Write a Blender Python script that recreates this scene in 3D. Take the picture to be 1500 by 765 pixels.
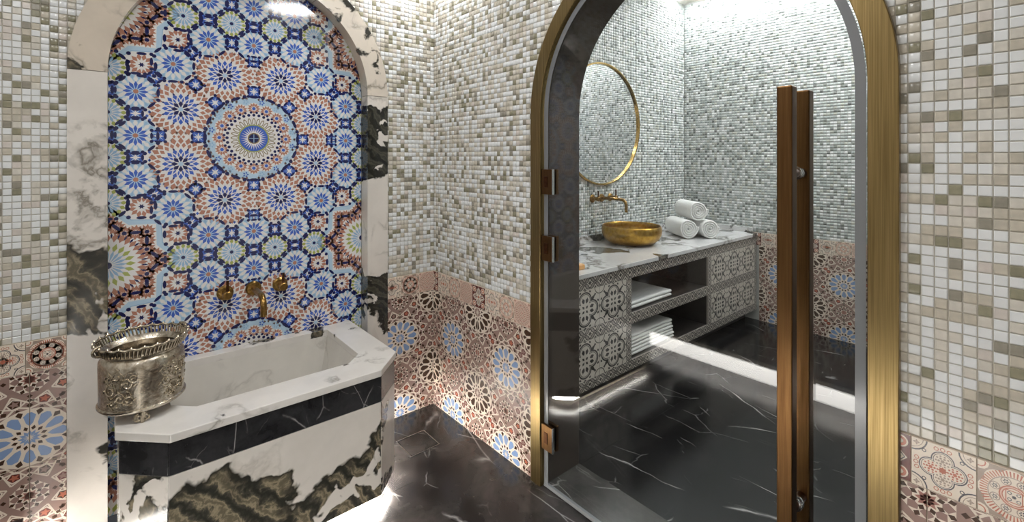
import bpy, math, random
import numpy as np
from mathutils import Vector, Matrix

# ------------------------------------------------------------------ scene, camera, world, exposure
for o in list(bpy.data.objects):
    bpy.data.objects.remove(o)
scene = bpy.context.scene
COL = scene.collection
random.seed(7)
PI = math.pi

FPX, CU, CV, EYE = 693.0, 750.0, 233.0, 1.45          # focal length and horizon in pixels of 1500 x 765
TH = math.atan2(815.0, FPX)                            # heading: angle of the view axis from +X
cam_data = bpy.data.cameras.new('camera')
cam_data.sensor_width = 36.0
cam_data.lens = FPX / 1500.0 * 36.0
cam_data.shift_y = -(382.5 - CV) / 1500.0
cam_data.clip_start = 0.02
cam = bpy.data.objects.new('camera', cam_data)
COL.objects.link(cam)
cam.location = (0, 0, EYE)
cam.rotation_euler = (PI / 2, 0, TH - PI / 2)
scene.camera = cam

world = bpy.data.worlds.new('world')
scene.world = world
world.use_nodes = True
world.node_tree.nodes['Background'].inputs[0].default_value = (0.9, 0.93, 1.0, 1)
world.node_tree.nodes['Background'].inputs[1].default_value = 0.05

vs = scene.view_settings
vs.view_transform = 'Standard'
vs.look = 'None'
vs.gamma = 1.0
vs.use_curve_mapping = False
vs.exposure = 0.0

POWER_NEAR = 27.0       # unseen round ceiling lights added in the near room (radiance)
POWER_FAR = 31.0        # unseen round ceiling lights added in the vanity room
POWER_SLOT = 72.0       # ceiling slot light washing the far wall
POWER_COVE = 100.0       # short ceiling slot over the corner of the near room
POWER_LED = 200.0
POWER_STEP = 200.0      # strip under the nosing of the raised step
POWER_RISER = 9.0       # glow put into the step riser, standing in for strip light on it        # floor level LED strips

# ------------------------------------------------------------------ main dimensions (metres)
XB, YA = 1.469, 2.446            # door wall face, niche wall face
XB2 = 1.70                       # far face of the door wall
XD, YC = 4.45, 2.532             # vanity room walls
XL, YF = -1.40, -1.30            # unseen walls of the near room
YF2 = -0.55                      # unseen wall of the vanity room
HN, HF = 2.72, 3.02              # ceilings
BT, BB = 0.788, 0.675            # border tile row top and bottom
PITCH = 0.0241
NX, NR, NZ, ND = 0.5235, 0.530, 1.79, 0.07      # niche: centre, half width, spring height, depth
NRO = NR + 0.116
DY, DRO, DRI, DZ = 0.919, 0.655, 0.592, 1.648   # door: centre, outer and inner half width, spring height


def project(x, y, z):
    F = (math.cos(TH), math.sin(TH)); R = (math.sin(TH), -math.cos(TH))
    d = x * F[0] + y * F[1]
    if d < 0.05:
        return None
    return (CU + FPX * (x * R[0] + y * R[1]) / d, CV - FPX * (z - EYE) / d, d)


# ------------------------------------------------------------------ materials
MATS = {}


def new_mat(name):
    m = bpy.data.materials.new(name)
    m.use_nodes = True
    nt = m.node_tree
    b = nt.nodes['Principled BSDF']
    MATS[name] = m
    return m, nt, b


def srgb(r, g, b):
    def f(c):
        c /= 255.0
        return c / 12.92 if c <= 0.04045 else ((c + 0.055) / 1.055) ** 2.4
    return (f(r), f(g), f(b), 1.0)


def plain(name, col, rough=0.4, metal=0.0, var=0.0, vscale=30.0, coat=0.0, bump=0.0, objvar=0.0):
    m, nt, b = new_mat(name)
    b.inputs['Base Color'].default_value = col
    b.inputs['Roughness'].default_value = rough
    b.inputs['Metallic'].default_value = metal
    if coat:
        b.inputs['Coat Weight'].default_value = coat
        b.inputs['Coat Roughness'].default_value = 0.06
    last = None
    if var or bump:
        tc = nt.nodes.new('ShaderNodeTexCoord')
        n = nt.nodes.new('ShaderNodeTexNoise')
        n.inputs['Scale'].default_value = vscale
        n.inputs['Detail'].default_value = 4
        nt.links.new(tc.outputs['Object'], n.inputs['Vector'])
        if var:
            h = nt.nodes.new('ShaderNodeHueSaturation')
            h.inputs['Color'].default_value = col
            mr = nt.nodes.new('ShaderNodeMapRange')
            mr.inputs[1].default_value = 0.25; mr.inputs[2].default_value = 0.75
            mr.inputs[3].default_value = 1 - var; mr.inputs[4].default_value = 1 + var
            nt.links.new(n.outputs['Fac'], mr.inputs[0])
            nt.links.new(mr.outputs[0], h.inputs['Value'])
            nt.links.new(h.outputs[0], b.inputs['Base Color'])
            last = h
        if bump:
            bp = nt.nodes.new('ShaderNodeBump')
            bp.inputs['Strength'].default_value = bump
            bp.inputs['Distance'].default_value = 0.004
            nt.links.new(n.outputs['Fac'], bp.inputs['Height'])
            nt.links.new(bp.outputs[0], b.inputs['Normal'])
    if objvar:
        oi = nt.nodes.new('ShaderNodeObjectInfo')
        mr = nt.nodes.new('ShaderNodeMapRange')
        mr.inputs[3].default_value = 1 - objvar; mr.inputs[4].default_value = 1 + objvar
        h2 = nt.nodes.new('ShaderNodeHueSaturation')
        h2.inputs['Color'].default_value = col
        nt.links.new(oi.outputs['Random'], mr.inputs[0])
        nt.links.new(mr.outputs[0], h2.inputs['Value'])
        if last:
            nt.links.new(last.outputs[0], h2.inputs['Color'])
        nt.links.new(h2.outputs[0], b.inputs['Base Color'])
    return m


def emit(name, col, power):
    m, nt, b = new_mat(name)
    b.inputs['Base Color'].default_value = (0.8, 0.8, 0.8, 1)
    b.inputs['Emission Color'].default_value = col
    b.inputs['Emission Strength'].default_value = power
    return m


def ramp(nt, src, stops):
    r = nt.nodes.new('ShaderNodeValToRGB')
    el = r.color_ramp.elements
    while len(el) < len(stops):
        el.new(0.5)
    for e, (p, c) in zip(el, stops):
        e.position = p
        e.color = c if len(c) == 4 else (*c, 1)
    nt.links.new(src, r.inputs[0])
    return r


def g(v):
    return (v, v, v, 1)


def mix(nt, fac, a, b, mode='MIX'):
    m = nt.nodes.new('ShaderNodeMix')
    m.data_type = 'RGBA'; m.blend_type = mode
    for s, v in ((m.inputs[0], fac), (m.inputs[6], a), (m.inputs[7], b)):
        if hasattr(v, 'is_output'):
            nt.links.new(v, s)
        else:
            s.default_value = v
    return m.outputs[2]


def coords(nt, loc=(0, 0, 0), rot=(0, 0, 0), scale=(1, 1, 1), warp=0.0, wscale=3.0):
    tc = nt.nodes.new('ShaderNodeTexCoord')
    mp = nt.nodes.new('ShaderNodeMapping')
    mp.inputs['Location'].default_value = loc
    mp.inputs['Rotation'].default_value = rot
    mp.inputs['Scale'].default_value = scale
    nt.links.new(tc.outputs['Object'], mp.inputs['Vector'])
    if not warp:
        return mp.outputs[0]
    n = nt.nodes.new('ShaderNodeTexNoise')
    n.inputs['Scale'].default_value = wscale
    n.inputs['Detail'].default_value = 5
    nt.links.new(mp.outputs[0], n.inputs['Vector'])
    s = nt.nodes.new('ShaderNodeVectorMath'); s.operation = 'MULTIPLY_ADD'
    s.inputs[1].default_value = (warp,) * 3
    nt.links.new(n.outputs['Color'], s.inputs[0])
    nt.links.new(mp.outputs[0], s.inputs[2])
    return s.outputs[0]


def noise(nt, vec, scale, detail=4, rough=0.5, dist=0.0):
    n = nt.nodes.new('ShaderNodeTexNoise')
    n.inputs['Scale'].default_value = scale
    n.inputs['Detail'].default_value = detail
    n.inputs['Roughness'].default_value = rough
    n.inputs['Distortion'].default_value = dist
    nt.links.new(vec, n.inputs['Vector'])
    return n.outputs['Fac']


def math_node(nt, op, a, b=None, c=None):
    m = nt.nodes.new('ShaderNodeMath'); m.operation = op
    for i, v in enumerate((a, b, c)):
        if v is None:
            continue
        if hasattr(v, 'is_output'):
            nt.links.new(v, m.inputs[i])
        else:
            m.inputs[i].default_value = v
    return m.outputs[0]


def white_marble(name, seed=0.0, thr=0.58, scale=2.6, lin=(0, 0, 0, 0), base=(222, 216, 208), thin=0.5, rough=0.16,
                 dark=((44, 43, 38), (104, 98, 80), (160, 146, 122), (70, 68, 60)), rot=(0, 0, 0), bands=26.0, tone=0.12, zb=(), hole=0.59):
    """cream white marble with large banded grey-olive patches and thin dark veins"""
    m, nt, b = new_mat(name)
    v = coords(nt, loc=(seed * 3.7, seed * 1.9, seed * 2.3), rot=rot, warp=0.22, wscale=3.2)
    n1 = noise(nt, v, scale, 5, 0.55)
    if any(lin):
        tc = nt.nodes.new('ShaderNodeTexCoord')
        dp = nt.nodes.new('ShaderNodeVectorMath'); dp.operation = 'DOT_PRODUCT'
        nt.links.new(tc.outputs['Object'], dp.inputs[0])
        dp.inputs[1].default_value = lin[:3]
        n1 = math_node(nt, 'ADD', math_node(nt, 'ADD', n1, dp.outputs['Value']), lin[3])
    for zc, hw, amt in zb:           # where along the slab the dark bands of the stone lie
        tc = nt.nodes.new('ShaderNodeTexCoord')
        sp = nt.nodes.new('ShaderNodeSeparateXYZ'); nt.links.new(tc.outputs['Object'], sp.inputs[0])
        mrz = nt.nodes.new('ShaderNodeMapRange'); mrz.interpolation_type = 'SMOOTHSTEP'
        mrz.inputs[1].default_value = hw * 0.6; mrz.inputs[2].default_value = hw * 1.4
        mrz.inputs[3].default_value = amt; mrz.inputs[4].default_value = 0.0
        nt.links.new(math_node(nt, 'ABSOLUTE', math_node(nt, 'SUBTRACT', sp.outputs[1], zc)), mrz.inputs[0])
        n1 = math_node(nt, 'ADD', n1, mrz.outputs[0])
    patch = ramp(nt, n1, [(thr - 0.012, g(0)), (thr + 0.008, g(1))])
    holes = ramp(nt, noise(nt, v, scale * 2.6, 3, 0.5), [(hole - 0.005, g(1)), (hole + 0.01, g(0.0))])
    pm = mix(nt, 1.0, patch.outputs[0], holes.outputs[0], 'MULTIPLY')
    w = nt.nodes.new('ShaderNodeTexWave')
    w.wave_type = 'BANDS'; w.bands_direction = 'DIAGONAL'
    w.inputs['Scale'].default_value = bands / 6.0
    w.inputs['Distortion'].default_value = 4.0
    w.inputs['Detail'].default_value = 6.0
    w.inputs['Detail Scale'].default_value = 3.2
    w.inputs['Detail Roughness'].default_value = 0.62
    nt.links.new(v, w.inputs['Vector'])
    bandc = ramp(nt, w.outputs['Fac'], [(0.0, srgb(*dark[0])), (0.32, srgb(*dark[3])), (0.55, srgb(*dark[1])), (0.8, srgb(*dark[2])), (1.0, srgb(*dark[1]))])
    edge = ramp(nt, n1, [(thr - 0.01, g(0)), (thr + 0.012, g(1)), (thr + 0.06, g(0.25))])
    bc = mix(nt, edge.outputs[0], bandc.outputs[0], srgb(*dark[0]))
    soft = ramp(nt, noise(nt, v, 4.0, 5, 0.6), [(0.35, g(1.0 - tone)), (0.65, g(1.0))])
    wb = mix(nt, 1.0, srgb(*base), soft.outputs[0], 'MULTIPLY')
    v2 = coords(nt, loc=(seed * 1.3 + 9, seed * 2.9, seed), rot=(0.4, 0.5, 0.2), warp=0.35, wscale=2.4)
    n2 = noise(nt, v2, 2.6, 6, 0.55)
    ab = math_node(nt, 'ABSOLUTE', math_node(nt, 'SUBTRACT', n2, 0.5))
    vein = ramp(nt, ab, [(0.0, g(thin)), (0.012, g(thin * 0.45)), (0.03, g(0))])
    msk = ramp(nt, noise(nt, v2, 3.4, 2), [(0.46, g(0)), (0.58, g(1))])
    vm = mix(nt, 1.0, vein.outputs[0], msk.outputs[0], 'MULTIPLY')
    wv = mix(nt, vm, wb, srgb(92, 84, 68))
    col = mix(nt, pm, wv, bc)
    nt.links.new(col, b.inputs['Base Color'])
    b.inputs['Roughness'].default_value = rough
    b.inputs['Coat Weight'].default_value = 0.25
    b.inputs['Coat Roughness'].default_value = 0.05
    return m


def black_marble(name, seed=0.0, base=(20, 20, 21), cloud=(52, 50, 49), rough=0.2, vein=0.75, scale=1.0):
    """black marble with soft clouds and sparse fine white veins"""
    m, nt, b = new_mat(name)
    v = coords(nt, loc=(seed * 2.1, seed * 3.3, seed), scale=(scale,) * 3, warp=0.5, wscale=1.6)
    cl = ramp(nt, noise(nt, v, 3.5, 6, 0.65), [(0.38, srgb(*base)), (0.72, srgb(*cloud))])
    out = cl.outputs[0]
    for k, (sc, width, amt, lo, hi, rz, st) in enumerate(((1.5, 0.0032, vein, 0.5, 0.62, 0.5, 0.4), (2.2, 0.0035, vein * 0.7, 0.52, 0.62, -0.5, 0.5), (4.5, 0.008, vein * 0.22, 0.5, 0.62, 1.0, 0.6))):
        vv = coords(nt, loc=(seed + k * 5.1, seed * 1.7 + k, k * 2.2), rot=(0.3 * k, 0.2, rz), scale=(scale, scale * st, scale * st), warp=0.10, wscale=3.0 + k)
        vo = nt.nodes.new('ShaderNodeTexVoronoi'); vo.feature = 'DISTANCE_TO_EDGE'; vo.inputs['Scale'].default_value = sc
        nt.links.new(vv, vo.inputs['Vector'])
        vr = ramp(nt, vo.outputs['Distance'], [(0.0, g(amt)), (width * 0.6, g(amt * 0.6)), (width * 1.6, g(0))])
        mk = ramp(nt, noise(nt, vv, sc * 1.6 + 1, 3), [(lo, g(0)), (hi, g(1))])
        vm = mix(nt, 1.0, vr.outputs[0], mk.outputs[0], 'MULTIPLY')
        out = mix(nt, vm, out, srgb(205, 203, 200))
    nt.links.new(out, b.inputs['Base Color'])
    b.inputs['Roughness'].default_value = rough
    return m


def brushed(name, col, col2, rough=0.3, scale=(60, 60, 1.2), aniso=0.5, spec=None):
    """brushed metal, streaks along local Z"""
    m, nt, b = new_mat(name)
    v = coords(nt, scale=scale)
    n = noise(nt, v, 3.0, 4, 0.6)
    c = ramp(nt, n, [(0.3, col), (0.7, col2)])
    nt.links.new(c.outputs[0], b.inputs['Base Color'])
    b.inputs['Metallic'].default_value = 1.0
    b.inputs['Roughness'].default_value = rough
    rr = nt.nodes.new('ShaderNodeMapRange')
    rr.inputs[3].default_value = rough * 0.8; rr.inputs[4].default_value = rough * 1.25
    nt.links.new(n, rr.inputs[0]); nt.links.new(rr.outputs[0], b.inputs['Roughness'])
    return m


def glass_mat(name, tint, ior=1.5):
    m, nt, b = new_mat(name)
    nt.nodes.remove(b)
    out = nt.nodes['Material Output']
    tr = nt.nodes.new('ShaderNodeBsdfTransparent'); tr.inputs[0].default_value = tint
    gl = nt.nodes.new('ShaderNodeBsdfGlossy'); gl.inputs['Roughness'].default_value = 0.0
    fr = nt.nodes.new('ShaderNodeFresnel')
    ge = nt.nodes.new('ShaderNodeNewGeometry')
    mr = nt.nodes.new('ShaderNodeMapRange')          # same reflectance on both faces of the pane
    mr.inputs[3].default_value = ior; mr.inputs[4].default_value = 1.0 / ior
    nt.links.new(ge.outputs['Backfacing'], mr.inputs[0]); nt.links.new(mr.outputs[0], fr.inputs['IOR'])
    mx = nt.nodes.new('ShaderNodeMixShader')
    nt.links.new(fr.outputs[0], mx.inputs[0])
    nt.links.new(tr.outputs[0], mx.inputs[1]); nt.links.new(gl.outputs[0], mx.inputs[2])
    nt.links.new(mx.outputs[0], out.inputs['Surface'])
    return m


# mosaic glass tiles
T_WHITE = plain('tile_white', srgb(222, 224, 224), 0.16, var=0.05, vscale=9, objvar=0.04)
T_CREAM = plain('tile_cream', srgb(204, 199, 188), 0.18, var=0.09, vscale=60, objvar=0.05)
T_BEIGE = plain('tile_beige', srgb(188, 181, 166), 0.18, var=0.12, vscale=60, objvar=0.06)
T_PINK = plain('tile_pink', srgb(204, 196, 188), 0.18, var=0.08, vscale=60, objvar=0.05)
T_OLIVE = plain('tile_olive', srgb(138, 134, 112), 0.18, var=0.14, vscale=80, objvar=0.08)
T_GREY = plain('tile_grey', srgb(142, 137, 124), 0.18, var=0.12, vscale=80, objvar=0.06)
MOS_NEAR = [T_WHITE, T_CREAM, T_BEIGE, T_PINK, T_OLIVE, T_GREY]
F_WHITE = plain('tile_far_white', srgb(222, 224, 224), 0.2)
F_PALE = plain('tile_far_pale', srgb(190, 196, 194), 0.2)
F_MIST = plain('tile_far_mist', srgb(168, 175, 173), 0.2)
F_SAND = plain('tile_far_sand', srgb(186, 188, 178), 0.2)
F_SAGE = plain('tile_far_sage', srgb(134, 140, 134), 0.2)
F_SLATE = plain('tile_far_slate', srgb(120, 124, 122), 0.2)
MOS_FAR = [F_WHITE, F_PALE, F_MIST, F_SAND, F_SAGE, F_SLATE]
GROUT = plain('grout', srgb(186, 180, 168), 0.8, var=0.05)
GROUT_FAR = plain('grout_far', srgb(170, 172, 168), 0.8)
PLASTER = plain('plaster', srgb(226, 222, 214), 0.7, var=0.03, vscale=4)
# printed pattern colours
CREAM = plain('print_cream', srgb(226, 213, 197), 0.22)
MAUVE = plain('print_mauve', srgb(146, 118, 110), 0.22)
ROSE = plain('print_rose', srgb(160, 112, 100), 0.22)
TERRA = plain('print_terracotta', srgb(178, 106, 84), 0.22)
BROWN = plain('print_brown', srgb(66, 44, 30), 0.22)
PBLUE = plain('print_blue', srgb(130, 154, 194), 0.22)
PEACH = plain('print_peach', srgb(216, 188, 172), 0.22)
INK = plain('print_ink', srgb(70, 66, 72), 0.22)
TAUPE = plain('print_taupe', srgb(158, 140, 126), 0.22)
OXBLOOD = plain('print_oxblood', srgb(98, 50, 44), 0.22)
TILE_SIDE = plain('tile_side', srgb(206, 190, 172), 0.5)
PR = [CREAM, MAUVE, ROSE, TERRA, BROWN, PBLUE, PEACH, INK, TAUPE, OXBLOOD, TILE_SIDE, plain('print_dusty_rose', srgb(150, 124, 115), 0.22)]
# zellige colours
Z_WHITE = plain('zellige_white', srgb(226, 224, 222), 0.09, coat=0.4)
Z_PALE = plain('zellige_pale_blue', srgb(178, 204, 224), 0.09, coat=0.4)
Z_BLUE = plain('zellige_blue', srgb(64, 98, 186), 0.09, coat=0.4)
Z_NAVY = plain('zellige_navy', srgb(30, 34, 84), 0.09, coat=0.4)
Z_BROWN = plain('zellige_brown', srgb(176, 124, 104), 0.09, coat=0.4)
Z_GREEN = plain('zellige_green', srgb(164, 172, 92), 0.09, coat=0.4)
Z_SKY = plain('zellige_sky', srgb(150, 184, 214), 0.09, coat=0.4)
Z_GOLD = plain('zellige_ochre', srgb(128, 112, 80), 0.09, coat=0.4)
ZM = [Z_WHITE, Z_PALE, Z_BLUE, Z_NAVY, Z_BROWN, Z_GREEN, Z_SKY, Z_GOLD]
# encaustic tiles of the vanity
E_WHITE = plain('encaustic_white', srgb(206, 200, 190), 0.35)
E_BLACK = plain('encaustic_black', srgb(34, 32, 32), 0.35)
E_TAUPE = plain('encaustic_taupe', srgb(150, 144, 138), 0.35)
EM = [E_WHITE, E_BLACK, E_TAUPE]

M_FLOOR = black_marble('floor_marble', 1.0, base=(28, 26, 26), cloud=(68, 64, 62), rough=0.2)
M_FLOOR2 = black_marble('floor_marble_far', 4.2, base=(11, 11, 12), cloud=(30, 30, 31), rough=0.16, vein=0.9)
M_SILL = black_marble('sill_marble', 7.7, base=(52, 51, 49), cloud=(84, 82, 78), rough=0.25, vein=0.95)
M_BAND = black_marble('band_marble', 2.6, base=(28, 28, 30), cloud=(56, 56, 58), rough=0.18, vein=0.7, scale=2.2)
M_TUBFRONT = white_marble('front_panel_marble', 2.9, thr=0.60, scale=2.3, lin=(0.06, 0, -0.85, 0.30), thin=0.3, hole=0.64, bands=40)
M_TUBSIDE = white_marble('side_panel_marble', 5.1, thr=0.585, scale=3.4, thin=0.5)
M_RIM = white_marble('rim_marble', 2.2, thr=0.6, scale=3.6, base=(230, 226, 220), thin=0.6, bands=30)
M_BASIN = white_marble('basin_marble', 8.2, thr=0.75, base=(226, 222, 214), thin=0.25, rough=0.3)
DARK_LEG = ((30, 31, 28), (58, 58, 50), (84, 82, 70), (40, 41, 37))
M_ARCH = [white_marble('surround_marble_arch_a', 3.3, thr=0.545, scale=3.6, thin=1.0, base=(214, 202, 186), bands=34),
          white_marble('surround_marble_leg_a', 6.4, thr=0.63, scale=2.6, thin=0.8, bands=34, zb=((0.93, 0.17, 0.22), (1.45, 0.02, 0.06))),
          white_marble('surround_marble_leg_b', 9.2, thr=0.66, scale=3.2, thin=0.5, bands=40, dark=DARK_LEG, zb=((1.53, 0.21, 0.26), (0.66, 0.19, 0.26))),
          white_marble('surround_marble_arch_b', 12.5, thr=0.575, scale=3.0, thin=0.8, base=(214, 204, 190), bands=30),
          white_marble('surround_marble_arch_c', 4.4, thr=0.54, scale=3.4, thin=0.8, bands=36)]
M_COUNTER = white_marble('counter_marble', 10.4, thr=0.575, scale=3.2, base=(222, 222, 222), thin=0.9, dark=((70, 70, 68), (112, 110, 100), (150, 146, 134), (92, 92, 88)))
M_BRASS = brushed('brushed_brass', srgb(156, 134, 92), srgb(116, 98, 62), 0.30, scale=(90, 1.0, 90))
M_BRONZE = brushed('bronze', srgb(108, 80, 50), srgb(88, 62, 37), 0.33, scale=(70, 1.5, 70))
M_BRONZE_D = brushed('dark_bronze', srgb(96, 62, 40), srgb(66, 42, 28), 0.35, scale=(20, 20, 20))
M_TAP = brushed('aged_brass', srgb(164, 132, 78), srgb(122, 94, 50), 0.28, scale=(25, 25, 25))
M_BOWL = brushed('hammered_gold', srgb(192, 154, 72), srgb(146, 110, 44), 0.3, scale=(14, 14, 14))
M_GOLDWIRE = brushed('thin_gold', srgb(206, 176, 110), srgb(170, 138, 80), 0.25, scale=(20, 20, 20))
M_STEEL = plain('stainless', (0.62, 0.62, 0.62, 1), 0.25, metal=1.0)
M_MIRROR = plain('mirror_silver', (0.92, 0.93, 0.93, 1), 0.0, metal=1.0)
M_REVEAL = plain('reveal_dark', srgb(62, 54, 48), 0.42, var=0.12, vscale=5)
M_GLASS = glass_mat('door_glass', (0.965, 0.97, 0.967, 1))
M_SEAL = plain('seal_grey', srgb(120, 122, 124), 0.15)
M_GLASSEDGE = plain('seal_dark', srgb(70, 72, 72), 0.3)
M_TOWEL = plain('towel_cotton', srgb(236, 236, 234), 0.9, var=0.06, vscale=90, bump=0.6)
M_DARKIN = plain('shelf_interior', srgb(44, 40, 38), 0.35, var=0.25, vscale=14)
M_SOAP = plain('soap', srgb(222, 168, 104), 0.5)
M_ADDED_LAMP_N = emit('added_lamp_near', (0.985, 0.99, 1.0, 1), POWER_NEAR)
M_ADDED_LAMP_F = emit('added_lamp_far', (0.97, 0.985, 1.0, 1), POWER_FAR)
M_SLOT = emit('slot_light', (0.95, 0.98, 1.0, 1), POWER_SLOT)
M_COVE = emit('cove_light', (0.98, 0.99, 1.0, 1), POWER_COVE)
M_LED_STEP = emit('led_strip_step', (1.0, 0.97, 0.92, 1), POWER_STEP)
M_LED = emit('led_strip', (1.0, 0.97, 0.92, 1), POWER_LED)

# engraved silver
M_SILVER, _nt, _b = new_mat('engraved_silver')
_v = coords(_nt, warp=0.03, wscale=30)
_vo = _nt.nodes.new('ShaderNodeTexVoronoi'); _vo.feature = 'DISTANCE_TO_EDGE'; _vo.inputs['Scale'].default_value = 55
_nt.links.new(_v, _vo.inputs['Vector'])
_n = noise(_nt, _v, 60, 5, 0.6)
_h = math_node(_nt, 'ADD', _vo.outputs['Distance'], _n)
_bp = _nt.nodes.new('ShaderNodeBump'); _bp.inputs['Strength'].default_value = 0.22; _bp.inputs['Distance'].default_value = 0.003
_nt.links.new(_h, _bp.inputs['Height']); _nt.links.new(_bp.outputs[0], _b.inputs['Normal'])
_c = ramp(_nt, _n, [(0.35, srgb(150, 138, 120)), (0.65, srgb(214, 206, 192))])
_nt.links.new(_c.outputs[0], _b.inputs['Base Color'])
_b.inputs['Metallic'].default_value = 1.0
_b.inputs['Roughness'].default_value = 0.27
M_SILVERP = brushed('polished_silver', srgb(200, 190, 172), srgb(150, 138, 118), 0.22, scale=(30, 30, 30))


# ------------------------------------------------------------------ mesh helpers
class MB:
    def __init__(self):
        self.v, self.f, self.m = [], [], []

    def add(self, vs_, fs, mi=0):
        o = len(self.v)
        self.v.extend(vs_)
        for f in fs:
            self.f.append([i + o for i in f]); self.m.append(mi)
        return self

    def box(self, x0, x1, y0, y1, z0, z1, mi=0):
        return self.add([(x0, y0, z0), (x1, y0, z0), (x1, y1, z0), (x0, y1, z0), (x0, y0, z1), (x1, y0, z1), (x1, y1, z1), (x0, y1, z1)],
                        [(0, 3, 2, 1), (4, 5, 6, 7), (0, 1, 5, 4), (1, 2, 6, 5), (2, 3, 7, 6), (3, 0, 4, 7)], mi)

    def prism(self, poly, z0, z1, mi=0, caps=True):
        n = len(poly)
        vs_ = [(p[0], p[1], z0) for p in poly] + [(p[0], p[1], z1) for p in poly]
        fs = [(i, (i + 1) % n, n + (i + 1) % n, n + i) for i in range(n)]
        if caps:
            fs += [tuple(reversed(range(n))), tuple(range(n, 2 * n))]
        return self.add(vs_, fs, mi)

    def lathe(self, prof, n=32, c=(0, 0, 0), mi=0, sx=1.0, sy=1.0, cap0=False, cap1=False):
        vs_, fs = [], []
        for r, z in prof:
            for k in range(n):
                a = 2 * PI * k / n
                vs_.append((c[0] + r * sx * math.cos(a), c[1] + r * sy * math.sin(a), c[2] + z))
        for j in range(len(prof) - 1):
            for k in range(n):
                k2 = (k + 1) % n
                fs.append((j * n + k, j * n + k2, (j + 1) * n + k2, (j + 1) * n + k))
        if cap0:
            fs.append(tuple(reversed(range(n))))
        if cap1:
            fs.append(tuple(range((len(prof) - 1) * n, len(prof) * n)))
        return self.add(vs_, fs, mi)

    def tube(self, pts, r, n=10, mi=0, closed=False, caps=True):
        pts = [Vector(p) for p in pts]
        rr = r if isinstance(r, (list, tuple)) else [r] * len(pts)
        L = len(pts)
        vs_, fs = [], []
        prev = None
        for i, p in enumerate(pts):
            a = pts[i - 1] if (i > 0 or closed) else p
            b = pts[(i + 1) % L] if (i < L - 1 or closed) else p
            d = (b - a).normalized()
            if prev is None:
                up = Vector((0, 0, 1)) if abs(d.z) < 0.9 else Vector((1, 0, 0))
                s = d.cross(up).normalized()
            else:
                s = (prev - d * prev.dot(d)).normalized()
            prev = s
            t = d.cross(s)
            for k in range(n):
                an = 2 * PI * k / n
                q = p + (s * math.cos(an) + t * math.sin(an)) * rr[i]
                vs_.append(tuple(q))
        for i in range(L if closed else L - 1):
            i2 = (i + 1) % L
            for k in range(n):
                k2 = (k + 1) % n
                fs.append((i * n + k, i * n + k2, i2 * n + k2, i2 * n + k))
        if caps and not closed:
            fs += [tuple(reversed(range(n))), tuple(range((L - 1) * n, L * n))]
        return self.add(vs_, fs, mi)

    def mesh(self, name, mats, smooth=False):
        me = bpy.data.meshes.new(name)
        me.from_pydata([tuple(map(float, p)) for p in self.v], [], self.f)
        for mt in (mats if isinstance(mats, (list, tuple)) else [mats]):
            me.materials.append(mt)
        me.polygons.foreach_set('material_index', self.m)
        if smooth:
            me.polygons.foreach_set('use_smooth', [True] * len(self.f))
        me.update()
        return me

    def build(self, name, mats, parent=None, loc=(0, 0, 0), rot=(0, 0, 0), smooth=False, bevel=0.0, seg=2, auto=None):
        return put(name, self.mesh(name, mats, smooth), parent, loc, rot, bevel, seg, auto)


def put(name, me, parent=None, loc=(0, 0, 0), rot=(0, 0, 0), bevel=0.0, seg=2, auto=None):
    o = bpy.data.objects.new(name, me)
    COL.objects.link(o)
    o.parent = parent
    o.location = loc
    o.rotation_euler = rot
    if bevel:
        b = o.modifiers.new('bevel', 'BEVEL')
        b.width = bevel; b.segments = seg; b.limit_method = 'ANGLE'; b.angle_limit = 0.6
    if auto:
        me.polygons.foreach_set('use_smooth', [True] * len(me.polygons))
        try:
            me.set_sharp_from_angle(angle=auto)
        except Exception:
            pass
    return o


def tag(o, label, cat, group=None, kind=None):
    o['label'] = label; o['category'] = cat
    if group:
        o['group'] = group
    if kind:
        o['kind'] = kind
    return o


def thing(name, label, cat, loc=(0, 0, 0), rot=(0, 0, 0), group=None, kind=None):
    o = bpy.data.objects.new(name, None)
    COL.objects.link(o)
    o.empty_display_size = 0.05
    o.location = loc; o.rotation_euler = rot
    return tag(o, label, cat, group, kind)


def clip(poly, win):
    """clip a polygon by a convex counter-clockwise window"""
    out = poly
    n = len(win)
    for i in range(n):
        a, b = win[i], win[(i + 1) % n]
        ex, ey = b[0] - a[0], b[1] - a[1]
        inp, out = out, []
        if not inp:
            return []
        s = inp[-1]
        ds = ex * (s[1] - a[1]) - ey * (s[0] - a[0])
        for p in inp:
            dp = ex * (p[1] - a[1]) - ey * (p[0] - a[0])
            if dp >= 0:
                if ds < 0:
                    t = ds / (ds - dp); out.append((s[0] + t * (p[0] - s[0]), s[1] + t * (p[1] - s[1])))
                out.append(p)
            elif ds >= 0:
                t = ds / (ds - dp); out.append((s[0] + t * (p[0] - s[0]), s[1] + t * (p[1] - s[1])))
            s, ds = p, dp
    return out


def area(p):
    return 0.5 * sum(p[i - 1][0] * p[i][1] - p[i][0] * p[i - 1][1] for i in range(len(p)))


# 2D shapes: lists of (polygon, colour index, layer)
def pol(cx, cy, r, a):
    return (cx + r * math.cos(a), cy + r * math.sin(a))


def disc(cx, cy, r, c, l, n=16, rot=0.0):
    return [([pol(cx, cy, r, rot + 2 * PI * k / n) for k in range(n)], c, l)]


def kites(cx, cy, n, r0, rm, r1, w, c, l, rot=0.0):
    out = []
    for k in range(n):
        a = rot + 2 * PI * k / n
        ca, sa = math.cos(a), math.sin(a)
        pts = ((r0, 0), (rm, -w), (r1, 0), (rm, w))
        out.append(([(cx + x * ca - y * sa, cy + x * sa + y * ca) for x, y in pts], c, l))
    return out


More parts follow.
